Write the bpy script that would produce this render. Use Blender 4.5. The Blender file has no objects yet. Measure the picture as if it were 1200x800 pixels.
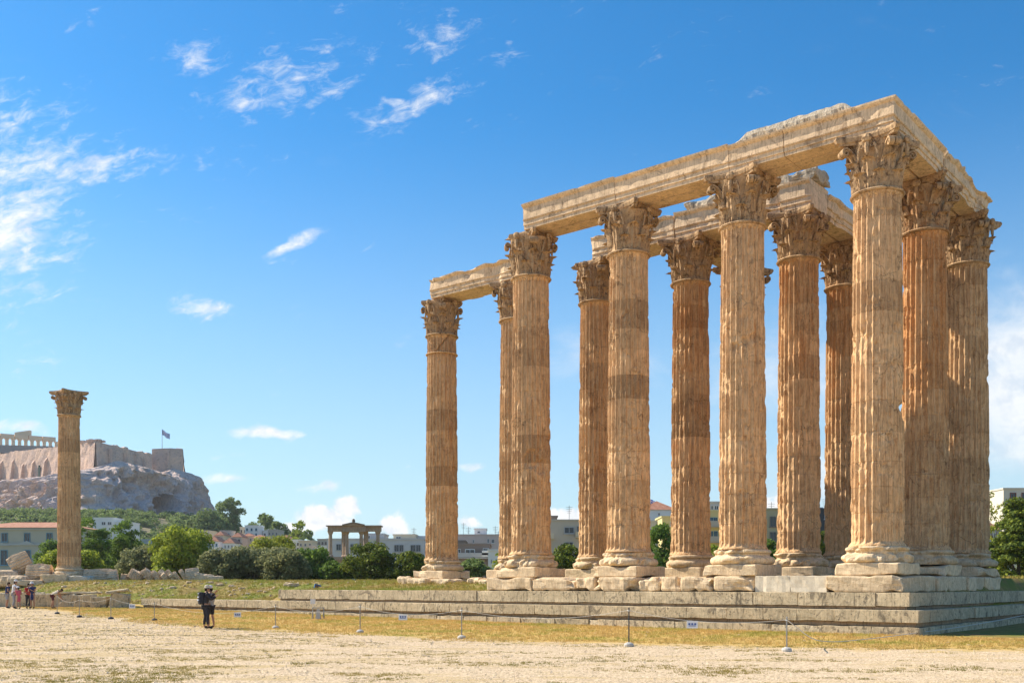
import bpy, bmesh, math, random
import numpy as np
from mathutils import Vector, Matrix, Euler
random.seed(7); rng = np.random.default_rng(7)
R = math.radians
SC = bpy.context.scene; COL = SC.collection

# ------------------------------------------------------------------ camera, world, sun
F = 1197.0; EYE = 1.75; HZ = 685.0; CX = 600.0
cam = bpy.data.cameras.new('camera'); camo = bpy.data.objects.new('camera', cam); COL.objects.link(camo)
camo.location = (0, 0, EYE); camo.rotation_euler = (R(90), 0, 0)
cam.sensor_width = 36; cam.lens = F/1200*36; cam.shift_y = (HZ-400)/1200; cam.clip_end = 20000; cam.clip_start = .1
SC.camera = camo
SUN_H = Vector((-.917, .399)).normalized(); SUN_EL = R(39)
sd = bpy.data.lights.new('sun', 'SUN'); sd.energy = 5.0; sd.angle = R(.53); sd.color = (1, .90, .74)
so = bpy.data.objects.new('sun', sd); COL.objects.link(so)
sv = Vector((SUN_H.x*math.cos(SUN_EL), SUN_H.y*math.cos(SUN_EL), math.sin(SUN_EL)))
so.rotation_euler = sv.to_track_quat('Z', 'Y').to_euler(); so.location = sv*50
SC.view_settings.view_transform = 'Standard'; SC.view_settings.look = 'None'
SC.view_settings.exposure = 0.74; SC.view_settings.gamma = 1
world = bpy.data.worlds.new('World'); SC.world = world; world.use_nodes = True

class NT:
    """small node-graph helper"""
    def __init__(s, tree): s.t = tree; tree.nodes.clear()
    def n(s, kind, props=None, **ins):
        nd = s.t.nodes.new(kind)
        for k, v in (props or {}).items(): setattr(nd, k, v)
        for k, v in ins.items():
            key = int(k[1:]) if k[0] == 'i' and k[1:].isdigit() else k.replace('_', ' ')
            if isinstance(v, bpy.types.NodeSocket): s.t.links.new(v, nd.inputs[key])
            else: nd.inputs[key].default_value = v
        return nd
    def math(s, op, a, b=0.0, clamp=False): return s.n('ShaderNodeMath', dict(operation=op, use_clamp=clamp), i0=a, i1=b).outputs[0]
    def mr(s, v, a, b, c=0.0, d=1.0, smooth=True):
        nd = s.n('ShaderNodeMapRange', dict(interpolation_type='SMOOTHSTEP' if smooth else 'LINEAR', clamp=True), i0=v, i1=a, i2=b, i3=c, i4=d); return nd.outputs[0]
    def mix(s, f, a, b, mode='MIX'):
        nd = s.t.nodes.new('ShaderNodeMix'); nd.data_type = 'RGBA'; nd.blend_type = mode; nd.clamp_factor = True
        for k, v in ((0, f), (6, a), (7, b)):
            if isinstance(v, bpy.types.NodeSocket): s.t.links.new(v, nd.inputs[k])
            else: nd.inputs[k].default_value = v if k == 0 else (tuple(v)+(1,))[:4]
        return nd.outputs[2]
    def noise(s, vec, scale, detail=4, rough=.55, dist=0.0): return s.n('ShaderNodeTexNoise', None, Vector=vec, Scale=scale, Detail=detail, Roughness=rough, Distortion=dist).outputs[0]
    def scale(s, vec, sc): return s.n('ShaderNodeVectorMath', dict(operation='MULTIPLY'), i0=vec, i1=sc).outputs[0]

def build_world():
    g = NT(world.node_tree)
    sky = g.n('ShaderNodeTexSky', dict(sky_type='NISHITA', sun_disc=False, sun_elevation=SUN_EL, sun_rotation=math.atan2(SUN_H.x, SUN_H.y),
              altitude=50, air_density=1.0, dust_density=.25, ozone_density=1.6))
    hs = g.n('ShaderNodeHueSaturation', None, Hue=.492, Saturation=1.36, Value=1.0, Color=sky.outputs[0])
    gam0 = g.mix(1.0, hs.outputs[0], (.94, 1.47, 1.72), 'MULTIPLY')
    el = g.n('ShaderNodeSeparateXYZ', None, i0=g.n('ShaderNodeTexCoord').outputs['Generated']).outputs[2]
    gam = g.mix(g.mr(el, .44, -.02, 0, .76), gam0, (6.3, 7.8, 8.8))
    tc = g.n('ShaderNodeTexCoord'); gen = tc.outputs['Generated']
    sep = g.n('ShaderNodeSeparateXYZ', None, i0=gen)
    ysafe = g.math('MAXIMUM', g.math('ABSOLUTE', sep.outputs[1]), .05)
    u = g.math('DIVIDE', sep.outputs[0], ysafe); w = g.math('DIVIDE', sep.outputs[2], ysafe)
    p = g.n('ShaderNodeCombineXYZ', None, i0=u, i1=w, i2=0.0).outputs[0]
    # warp
    nz = g.n('ShaderNodeTexNoise', None, Vector=p, Scale=9.0, Detail=3.0)
    off = g.n('ShaderNodeVectorMath', dict(operation='SUBTRACT'), i0=nz.outputs[1], i1=(.5, .5, .5)).outputs[0]
    off = g.n('ShaderNodeVectorMath', dict(operation='SCALE'), i0=off); off.inputs[3].default_value = .035
    pw = g.n('ShaderNodeVectorMath', dict(operation='ADD'), i0=p, i1=off.outputs[0]).outputs[0]
    def wl(px, py, rx, ry, ang, amp): return ell(px, py, rx*1.35, ry*1.5, ang, amp)
    def ell(px, py, rx, ry, ang, amp, soft=0.0):
        m = g.n('ShaderNodeMapping', dict(vector_type='TEXTURE'), Vector=pw)
        m.inputs['Location'].default_value = ((px-600)/F, (HZ-py)/F, 0)
        m.inputs['Rotation'].default_value = (0, 0, R(ang)); m.inputs['Scale'].default_value = (rx/F, ry/F, 1)
        ln = g.n('ShaderNodeVectorMath', dict(operation='LENGTH'), i0=m.outputs[0]).outputs['Value']
        return g.mr(ln, 1.25, soft, 0, amp)
    def union(lst):
        o = lst[0]
        for x in lst[1:]: o = g.math('MAXIMUM', o, x)
        return o
    wisp = union([wl(330, 88, 130, 34, 16, .8), wl(490, 118, 78, 20, 15, .85), wl(590, 72, 34, 14, 35, .72), wl(240, 70, 44, 22, 0, .68),
                  wl(520, 40, 110, 26, 10, .5), wl(5, 250, 95, 135, -10, 1.12), wl(140, 194, 120, 24, 3, .85), wl(50, 168, 70, 22, 0, .85),
                  wl(235, 355, 44, 15, -8, .9), wl(20, 350, 60, 22, 0, .75)])
    soft = union([ell(350, 274, 55, 15, 22, 1.1), ell(314, 512, 62, 12, 0, 1.3), ell(372, 570, 60, 10, 4, .85), ell(265, 562, 60, 8, -3, .8), ell(260, 538, 34, 6, 0, .7),
                  ell(550, 552, 30, 7, 0, .8), ell(470, 550, 30, 5, 0, .6), ell(0, 500, 90, 14, -4, .9)])
    cum = union([ell(382, 606, 54, 26, 0, 1.25), ell(410, 590, 26, 20, 0, 1.2), ell(462, 614, 34, 20, 0, 1.15), ell(548, 612, 24, 14, 0, .9),
                 ell(664, 604, 50, 18, 0, 1.1), ell(345, 622, 60, 16, 0, .9), ell(905, 590, 60, 30, 0, .8)])
    broad = union([ell(1190, 450, 110, 170, 0, .85), ell(930, 450, 160, 110, 0, .45), ell(700, 420, 130, 50, -8, .42), ell(1010, 560, 200, 50, 0, .6), ell(1185, 320, 60, 30, 0, .35)])
    rotm = g.n('ShaderNodeMapping', None, Vector=pw); rotm.inputs['Rotation'].default_value = (0, 0, R(-14)); pr_ = rotm.outputs[0]
    f1 = g.math('ADD', g.math('MULTIPLY', g.noise(g.scale(pr_, (1.0, 2.4, 1)), 11, 5, .6, .3), .5), g.math('MULTIPLY', g.noise(g.scale(pr_, (1.0, 2.2, 1)), 46, 7, .66, .5), .5))
    f2 = g.noise(g.scale(pr_, (1.0, 2.0, 1)), 30, 6, .6, .4)
    f3 = g.noise(pw, 42, 7, .62, .2)
    f4 = g.noise(g.scale(pw, (1.0, 2.6, 1)), 9, 5, .6, .4)
    d1 = g.mr(g.math('ADD', wisp, g.math('MULTIPLY', f1, 4.4)), 2.55, 3.95)
    d2 = g.mr(g.math('ADD', soft, g.math('MULTIPLY', f2, 2.2)), 1.5, 2.5)
    d3 = g.mr(g.math('ADD', cum, g.math('MULTIPLY', f3, 1.5)), 1.2, 1.62)
    d4 = g.math('MULTIPLY', g.mr(g.math('ADD', broad, g.math('MULTIPLY', f4, .9)), .55, 1.35), .85)
    # general thin clouds over the rest of the sky
    g5 = g.noise(g.scale(gen, (1, 1, 2.5)), 5, 6, .6, .4)
    outw = g.mr(g.math('ABSOLUTE', u), .52, .8)
    back = g.math('LESS_THAN', sep.outputs[1], 0.0)
    outm = g.math('MAXIMUM', outw, back)
    d5 = g.math('MULTIPLY', g.mr(g5, .55, .75, 0, .8), outm)
    front = g.math('SUBTRACT', 1.0, back)
    dens = g.math('MULTIPLY', g.math('MAXIMUM', g.math('MAXIMUM', d1, d2), g.math('MAXIMUM', d3, d4)), front)
    dens = g.math('MAXIMUM', dens, d5)
    cshade = g.mix(g.mr(f3, .35, .6), (8.2, 8.7, 9.4), (10.6, 10.5, 10.3))
    # pale band near the horizon (thin haze cloud)
    colr = g.mix(dens, gam, cshade)
    bg = g.n('ShaderNodeBackground', None, Color=colr, Strength=.062)
    g.n('ShaderNodeOutputWorld', None, Surface=bg.outputs[0])
build_world()

# ------------------------------------------------------------------ mesh helpers
def smooth(a, b, x): t = np.clip((np.asarray(x, float)-a)/(b-a), 0, 1); return t*t*(3-2*t)
def _h(i, j, k, s):
    n = (i*73856093) ^ (j*19349663) ^ (k*83492791) ^ (s*2654435761 & 0x7fffffff)
    n = (n ^ (n >> 13)) & 0x7fffffff; n = (n*1274126177) & 0x7fffffff; n = n ^ (n >> 15)
    return (n & 0xffff)/65535.0
def vnoise(p, s=0):
    p = np.asarray(p, float); f = np.floor(p); i = f.astype(np.int64); t = p-f; t = t*t*(3-2*t)
    x, y, z = i[..., 0], i[..., 1], i[..., 2]; a, b, c = t[..., 0], t[..., 1], t[..., 2]
    def H(dx, dy, dz): return _h(x+dx, y+dy, z+dz, s)
    l0 = (H(0,0,0)*(1-a)+H(1,0,0)*a)*(1-b)+(H(0,1,0)*(1-a)+H(1,1,0)*a)*b
    l1 = (H(0,0,1)*(1-a)+H(1,0,1)*a)*(1-b)+(H(0,1,1)*(1-a)+H(1,1,1)*a)*b
    return l0*(1-c)+l1*c
def fbm(p, o=4, s=0, g=.5):
    p = np.asarray(p, float); v = 0; a = 1; t = 0
    for k in range(o): v = v+a*vnoise(p*(2.03**k)+k*17.3, s+k*31); t += a; a *= g
    return v/t
def mesh(name, V, *faces, smooth_=False, sharp=None):
    V = np.asarray(V, np.float32).reshape(-1, 3); me = bpy.data.meshes.new(name)
    idx = []; tot = []
    for f in faces:
        f = np.asarray(f, np.int32)
        if f.size == 0: continue
        if f.ndim == 1: f = f[None]
        idx.append(f.ravel()); tot.append(np.full(len(f), f.shape[1], np.int32))
    idx = np.concatenate(idx); tot = np.concatenate(tot)
    st = np.concatenate([[0], np.cumsum(tot)[:-1]]).astype(np.int32)
    me.vertices.add(len(V)); me.vertices.foreach_set('co', V.ravel())
    me.loops.add(len(idx)); me.loops.foreach_set('vertex_index', idx)
    me.polygons.add(len(tot)); me.polygons.foreach_set('loop_start', st); me.polygons.foreach_set('loop_total', tot)
    me.polygons.foreach_set('use_smooth', np.full(len(tot), bool(smooth_)))
    me.update(calc_edges=True); me.validate()
    return me
def obj(name, me, mat=None, parent=None, loc=None, rot=None, scale=None, color=None):
    o = bpy.data.objects.new(name, me); COL.objects.link(o)
    if mat is not None and me is not None and len(me.materials) == 0: me.materials.append(mat)
    if parent: o.parent = parent
    if loc is not None: o.location = loc
    if rot is not None: o.rotation_euler = rot
    if scale is not None: o.scale = scale if hasattr(scale, '__len__') else (scale,)*3
    if color is not None: o.color = tuple(color)+(1,)*(4-len(color))
    return o
def tag(o, label=None, cat=None, group=None, kind=None):
    if label: o['label'] = label
    if cat: o['category'] = cat
    if group: o['group'] = group
    if kind: o['kind'] = kind
    return o
def thing(name, label, cat, loc=(0, 0, 0), rz=0, group=None):
    return tag(obj(name, None, loc=loc, rot=(0, 0, rz)), label, cat, group)
def copy_tree(o, parent=None):
    c = o.copy(); COL.objects.link(c); c.parent = parent
    for ch in list(o.children): copy_tree(ch, c)
    return c
def grid_faces(nu, nv, wrap=False, base=0):
    """nu around/along index i, nv index j; vertex = j*nu+i"""
    I = np.arange(nu if wrap else nu-1); J = np.arange(nv-1)
    i, j = np.meshgrid(I, J); i = i.ravel(); j = j.ravel(); i2 = (i+1) % nu
    return np.stack([j*nu+i, j*nu+i2, (j+1)*nu+i2, (j+1)*nu+i], 1)+base
class MB:
    def __init__(s): s.V = []; s.Q = []; s.T = []; s.G = []; s.n = 0
    def add(s, V, Q=None, T=None, G=None):
        V = np.asarray(V, float).reshape(-1, 3); s.V.append(V)
        if Q is not None and len(Q): s.Q.append(np.asarray(Q)+s.n)
        if T is not None and len(T): s.T.append(np.asarray(T)+s.n)
        if G is not None: 
            for g_ in G: s.G.append(np.asarray(g_)+s.n)
        s.n += len(V); return s
    def box(s, c, d, rz=0, rot=None):
        x, y, z = np.array(d)/2.0
        V = np.array([[-x,-y,-z],[x,-y,-z],[x,y,-z],[-x,y,-z],[-x,-y,z],[x,-y,z],[x,y,z],[-x,y,z]])
        M = np.array(Matrix.Rotation(rz, 3, 'Z')) if rot is None else np.array(Euler(rot).to_matrix())
        return s.add(V@M.T+np.array(c), [[0,3,2,1],[4,5,6,7],[0,1,5,4],[1,2,6,5],[2,3,7,6],[3,0,4,7]])
    def tube(s, P, r, n=8, cap=True):
        P = np.asarray(P, float); r = np.broadcast_to(np.asarray(r, float), (len(P),))
        T = np.gradient(P, axis=0); T /= np.linalg.norm(T, axis=1)[:, None]+1e-9
        up = np.array([0, 0, 1.0]) if abs(T[0, 2]) < .9 else np.array([1.0, 0, 0])
        A = []; a = np.cross(T[0], up); a /= np.linalg.norm(a)
        for t in T:
            a = a-t*np.dot(a, t); a /= np.linalg.norm(a)+1e-9; A.append(a.copy())
        A = np.array(A); B = np.cross(T, A); th = np.arange(n)*2*math.pi/n
        V = P[:, None]+r[:, None, None]*(A[:, None]*np.cos(th)[None, :, None]+B[:, None]*np.sin(th)[None, :, None])
        G = [np.arange(n)[::-1], np.arange(n)+(len(P)-1)*n] if cap else None
        return s.add(V, grid_faces(n, len(P), True), G=G)
    def lathe(s, prof, n=16, c=(0, 0, 0)):
        prof = np.asarray(prof, float); th = np.arange(n)*2*math.pi/n
        V = np.stack([prof[:, None, 0]*np.cos(th), prof[:, None, 0]*np.sin(th), prof[:, None, 1]+0*th], -1)+np.array(c)
        return s.add(V, grid_faces(n, len(prof), True), G=[np.arange(n)[::-1], np.arange(n)+(len(prof)-1)*n])
    def sphere(s, c, r, n=8, m=6):
        ph = np.linspace(.001, math.pi-.001, m); return s.lathe(np.stack([np.sin(ph), -np.cos(ph)], 1), n, (0, 0, 0)) if False else s._sph(c, r, n, m)
    def _sph(s, c, r, n, m):
        ph = np.linspace(.05, math.pi-.05, m); th = np.arange(n)*2*math.pi/n; r = np.broadcast_to(np.array(r, float), (3,))
        V = np.stack([np.sin(ph)[:, None]*np.cos(th), np.sin(ph)[:, None]*np.sin(th), -np.cos(ph)[:, None]+0*th], -1)*r+np.array(c)
        return s.add(V, grid_faces(n, m, True), G=[np.arange(n)[::-1], np.arange(n)+(m-1)*n])
    def mesh(s, name, smooth_=False):
        fs = []
        if s.Q: fs.append(np.concatenate(s.Q))
        if s.T: fs.append(np.concatenate(s.T))
        fs += s.G
        return mesh(name, np.concatenate(s.V), *fs, smooth_=smooth_)
    def build(s, name, mat, parent=None, smooth_=False, **k): return obj(name, s.mesh(name, smooth_), mat, parent, **k)

# ------------------------------------------------------------------ materials
def mat(name, fn):
    m = bpy.data.materials.new(name); m.use_nodes = True; g = NT(m.node_tree)
    out = g.n('ShaderNodeOutputMaterial'); s = fn(g); g.t.links.new(s, out.inputs[0]); return m
def principled(g, col, rough=.85, bump=None, bs=.3, bd=.02, spec=.25, **k):
    b = g.n('ShaderNodeBsdfPrincipled', None, Base_Color=col if isinstance(col, bpy.types.NodeSocket) else tuple(col)+(1,), Roughness=rough)
    b.inputs['Specular IOR Level'].default_value = spec
    for kk, v in k.items(): b.inputs[kk.replace('_', ' ')].default_value = v
    if bump is not None:
        bn = g.n('ShaderNodeBump', None, Height=bump, Strength=bs, Distance=bd); g.t.links.new(bn.outputs[0], b.inputs['Normal'])
    return b.outputs[0]
def plain(name, col, rough=.7, var=.12, sc=3.0, spec=.25, metallic=0):
    def f(g):
        pos = g.n('ShaderNodeNewGeometry').outputs['Position']
        n = g.noise(pos, sc, 5, .6); n2 = g.noise(pos, sc*9, 3, .6)
        c = g.mix(g.mr(n, .3, .7, 0, var*2, False), col, tuple(x*.55 for x in col))
        c = g.mix(g.mr(n2, .45, .7, 0, var, False), c, tuple(min(1, x*1.25) for x in col))
        return principled(g, c, rough, n2, .2, .01, spec, Metallic=metallic)
    return mat(name, f)
def stone(name, pale=(.72, .475, .26), orange=(.53, .21, .055), grey=(.16, .085, .042), streak=True, amt=.55, bumpd=.03, dark=.5, pits=.35):
    """weathered marble; object colour R = rust amount, G = grey stain amount, B = brightness"""
    def f(g):
        pos = g.n('ShaderNodeNewGeometry').outputs['Position']
        oi = g.n('ShaderNodeObjectInfo'); sc = g.n('ShaderNodeSeparateColor', None, i0=oi.outputs['Color'])
        rust, gr, br = sc.outputs[0], sc.outputs[1], sc.outputs[2]
        big = g.noise(pos, .55, 4, .6, .5)
        st = g.noise(g.scale(pos, (1, 1, .09 if streak else .8)), 3.2, 6, .62, .3)
        st2 = g.noise(g.scale(pos, (1, 1, .06 if streak else .8)), 9.0, 4, .6, .2)
        fine = g.noise(pos, 14, 6, .65)
        mid = g.noise(pos, 2.8, 6, .65, .6)
        c = g.mix(g.mr(mid, .32, .68), tuple(x*.8 for x in pale), tuple(min(1, x*1.14) for x in pale))
        rf = g.math('ADD', g.math('ADD', g.math('MULTIPLY', st, 1.0), g.math('MULTIPLY', big, .55)), g.math('MULTIPLY', rust, .42))
        c = g.mix(g.mr(rf, 1.0, 1.42, 0, amt+.2), c, orange)
        gf = g.math('ADD', g.math('ADD', st2, g.math('MULTIPLY', mid, .6)), g.math('MULTIPLY', gr, .4))
        c = g.mix(g.mr(gf, 1.0, 1.26, 0, dark), c, grey)
        bl = g.noise(g.scale(pos, (1, 1, .7)), 1.5, 7, .72, 1.2); c = g.mix(g.mr(bl, .54, .64, 0, dark*.9), c, tuple(x*1.25 for x in grey))
        c = g.mix(g.mr(g.noise(g.scale(pos, (1, 1, .35)), 2.2, 6, .7, .8), .60, .70, 0, .75), c, tuple(min(1, x*1.25) for x in pale))
        st3 = g.noise(g.scale(pos, (1, 1, .05)), 19.0, 5, .7, .1); c = g.mix(g.mr(st3, .47, .64, 0, (.6 if streak else .35)), c, tuple(x*1.3 for x in grey))
        c = g.mix(g.mr(g.noise(g.scale(pos, (1, 1, .12)), 6.0, 6, .7, .5), .55, .68, 0, (.6 if streak else .15)), c, tuple(x*.8 for x in orange))
        c = g.mix(g.mr(fine, .35, .75, .0, .25), c, tuple(min(1, x*1.3) for x in pale))
        # thin cracks and veins, only in some places
        wv = g.n('ShaderNodeVectorMath', dict(operation='ADD'), i0=pos, i1=g.n('ShaderNodeTexNoise', None, Vector=pos, Scale=1.6, Detail=4.0).outputs[1]).outputs[0]
        ck = g.n('ShaderNodeTexVoronoi', dict(feature='DISTANCE_TO_EDGE'), Vector=g.scale(wv, (1, 1, 1.3)), Scale=.75).outputs[0]
        c = g.mix(g.math('MULTIPLY', g.mr(ck, .0, .018, (.6 if streak else .3), 0), g.mr(g.noise(pos, .7, 3, .5), .48, .58)), c, tuple(x*.45 for x in grey))
        c = g.mix(g.mr(g.noise(g.scale(pos, (1, 1, .3)), 3.4, 7, .75, 1.5), .55, .64, 0, dark*.85), c, tuple(x*1.1 for x in grey))
        # dirty joints / speckle holes
        vo = g.n('ShaderNodeTexVoronoi', None, Vector=pos, Scale=7.0).outputs[0]
        hole = g.mr(g.math('ADD', vo, g.math('MULTIPLY', mid, .25)), .16, .27, 1, 0)
        c = g.mix(g.math('MULTIPLY', hole, pits), c, tuple(x*.5 for x in grey))
        rnd = g.mr(oi.outputs['Random'], 0, 1, .93, 1.06, False)
        c = g.mix(1.0, c, g.n('ShaderNodeCombineColor', None, i0=rnd, i1=rnd, i2=rnd).outputs[0], 'MULTIPLY')
        c = g.mix(1.0, c, g.n('ShaderNodeCombineColor', None, i0=br, i1=br, i2=br).outputs[0], 'MULTIPLY')
        h = g.math('ADD', g.math('MULTIPLY', fine, .5), g.math('MULTIPLY', mid, 1.0))
        h = g.math('SUBTRACT', h, g.math('MULTIPLY', hole, .6))
        return principled(g, c, .9, h, .75, bumpd, .12)
    return mat(name, f)
M = {}
M['column'] = stone('column_marble')
M['capital'] = stone('capital_marble', pale=(.50, .335, .19), orange=(.36, .14, .04), grey=(.075, .045, .028), streak=False, amt=.45, dark=.92)  # dark blotches: stain, plus shade between the leaves put into the colour
M['beam'] = stone('architrave_marble', pale=(.74, .55, .36), orange=(.46, .25, .11), grey=(.19, .125, .08), streak=False, amt=.5, dark=.75)
M['rubble'] = stone('rubble_core', pale=(.5, .42, .32), orange=(.34, .24, .15), grey=(.12, .1, .08), streak=False, amt=.5, bumpd=.12, dark=.7)
M['plinth'] = stone('plinth_marble', pale=(.72, .56, .365), orange=(.52, .30, .13), grey=(.22, .135, .08), streak=False, amt=.45, dark=.4)
M['step'] = stone('step_limestone', pale=(.58, .47, .31), orange=(.46, .32, .15), grey=(.12, .10, .075), streak=False, amt=.5, dark=.95, pits=.95)
M['step_dark'] = stone('step_recess_dirty_stone', pale=(.36, .26, .17), orange=(.28, .17, .09), grey=(.12, .09, .065), streak=False, amt=.4, dark=.8)  # recessed courses: brown dirt, with the weak ledge shade put into the colour too
M['new_marble'] = stone('new_marble', pale=(.66, .58, .45), orange=(.6, .5, .35), grey=(.4, .34, .26), streak=False, amt=.2, dark=.25, bumpd=.008)
M['rubble_stone'] = stone('fallen_marble', pale=(.68, .52, .35), orange=(.48, .29, .15), grey=(.17, .12, .09), streak=False, amt=.5, dark=.6)
M['metal'] = plain('galvanised_metal', (.30, .30, .29), .5, .2, 6, .5, .4)
M['dark_metal'] = plain('dark_painted_metal', (.05, .055, .06), .5)
M['concrete'] = plain('concrete_foot', (.55, .52, .47), .9, .2, 8)
M['rope'] = plain('white_rope', (.62, .6, .55), .8)

# ------------------------------------------------------------------ the temple grid
TH = .687; J0 = np.array([13.657, 38.184])
A_ = np.array([-math.cos(TH), math.sin(TH)]); B_ = np.array([math.sin(TH), math.cos(TH)])
def uv2w(u, v): return J0+A_*u+B_*v
def w2uv(x, y): dx = np.asarray(x)-J0[0]; dy = np.asarray(y)-J0[1]; return dx*A_[0]+dy*A_[1], dx*B_[0]+dy*B_[1]
RZ = math.pi-TH            # local +x = along A_ (u)
ZS = 2.10                  # stylobate level

def gravel_edge(x):        # Y of the border between gravel (nearer) and dry grass
    return np.interp(x, [-120, -34, -22, -12, 0, 6, 13.1, 40], [150, 70, 54, 41.6, 31.3, 29.2, 27, 22])
def ground_z(x, y):
    x = np.asarray(x, float); y = np.asarray(y, float); u, v = w2uv(x, y)
    front = .26*smooth(40, 68, y)
    t1 = 1.40+.45*smooth(-1.2, 4.5, v)+.22*smooth(4.5, 14, v)
    t2 = .82+1.1*smooth(-1.2, 6.0, v)+.15*smooth(6, 14, v)
    t3 = front+(2.02-front)*smooth(-3.2, 4.6, v)
    ter = t1+(t2-t1)*smooth(33.0, 35.0, u); ter = ter+(t3-ter)*smooth(46, 49, u)
    k = smooth(-1.62, -1.42, v); k = k+(1-k)*smooth(46, 49, u)*0+0
    z = front*(1-k)+ter*k
    z = np.where(u > 47.5, t3, z)
    ke = smooth(-1.62, -1.42, u)
    z = front*(1-ke)+z*ke
    far = smooth(85, 100, y)
    z = z*(1-far)+np.maximum(z, 2.05)*far
    n = fbm(np.stack([x*.45, y*.45, 0*x], -1), 3, 5)-.5
    amp = .05+.16*smooth(-3, 0, v)*smooth(33, 37, u)*(1-smooth(5, 8, v))
    return z+n*amp*smooth(0, 3, np.abs(v+2.3))

def build_ground():
    ul = np.unique(np.concatenate([np.linspace(-1500, -120, 12), np.linspace(-120, -30, 16), np.arange(-30, -3, 1.0), np.arange(-3, 62, .5), np.arange(62, 110, 1.2), np.linspace(110, 1500, 16)]))
    vl = np.unique(np.concatenate([np.linspace(-1500, -80, 10), np.arange(-80, -40, 5), np.arange(-40, -4, .8), np.arange(-4, 16, .25), np.arange(16, 60, 2), np.linspace(60, 1500, 20)]))
    U, Vv = np.meshgrid(ul, vl); X = J0[0]+A_[0]*U+B_[0]*Vv; Y = J0[1]+A_[1]*U+B_[1]*Vv
    Z = ground_z(X, Y)
    me = mesh('ground', np.stack([X, Y, Z], -1).reshape(-1, 3), grid_faces(len(ul), len(vl))[:, ::-1], smooth_=True)
    if me.polygons[0].normal.z < 0: me.flip_normals()
    at = me.attributes.new('grass', 'FLOAT', 'POINT')
    e = (Y-gravel_edge(X)).ravel(); at.data.foreach_set('value', np.clip(e, -20, 20).astype(np.float32))
    at = me.attributes.new('bank', 'FLOAT', 'POINT'); at.data.foreach_set('value', smooth(-1.7, -1.3, Vv).ravel().astype(np.float32))
    def f(g):
        pos = g.n('ShaderNodeNewGeometry').outputs['Position']
        gd = g.n('ShaderNodeAttribute', dict(attribute_name='grass')).outputs['Fac']
        bk = g.n('ShaderNodeAttribute', dict(attribute_name='bank')).outputs['Fac']
        n1 = g.noise(pos, .35, 5, .6, .3); n2 = g.noise(pos, 2.2, 6, .65); n3 = g.noise(pos, 16, 5, .7)
        n4 = g.math('ADD', g.noise(g.scale(pos, (.5, 1.4, 1)), .8, 5, .6), g.mr(g.n('ShaderNodeSeparateXYZ', None, i0=pos).outputs[0], 4, -16, -.02, .10))
        vo = g.n('ShaderNodeTexVoronoi', None, Vector=pos, Scale=26.0)
        peb = g.mix(g.n('ShaderNodeSeparateColor', None, i0=vo.outputs['Color']).outputs[0], (.28, .20, .12), (.82, .65, .45))
        grav = g.mix(g.mr(n3, .3, .7, .0, .35), peb, (.72, .55, .355))
        grav = g.mix(g.mr(n4, .48, .66, 0, .55), grav, (.46, .33, .13))
        dry = g.mix(g.mr(n2, .3, .7), (.42, .27, .075), (.62, .43, .155))
        dry = g.mix(g.mr(n1, .5, .72, 0, .6), dry, (.27, .25, .05))
        bank = g.mix(g.mr(n2, .35, .65), (.19, .155, .045), (.34, .24, .09))
        bank = g.mix(g.mr(n1, .42, .62, 0, .8), bank, (.16, .19, .035))
        soil = g.mix(g.mr(g.noise(pos, .9, 5, .65), .54, .66, 0, .8), bank, (.25, .145, .075))
        gr = g.mix(bk, dry, soil)
        m = g.mr(g.math('ADD', gd, g.math('MULTIPLY', g.math('SUBTRACT', g.noise(pos, 1.1, 7, .75), .5), 9.0)), -1.2, 1.2)
        c = g.mix(m, grav, gr)
        h = g.math('ADD', n3, g.math('MULTIPLY', vo.outputs[0], -.8))
        return principled(g, c, .95, h, .6, .03, .1)
    tag(obj('ground', me, mat('ground', f)), kind='structure')
build_ground()

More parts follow.
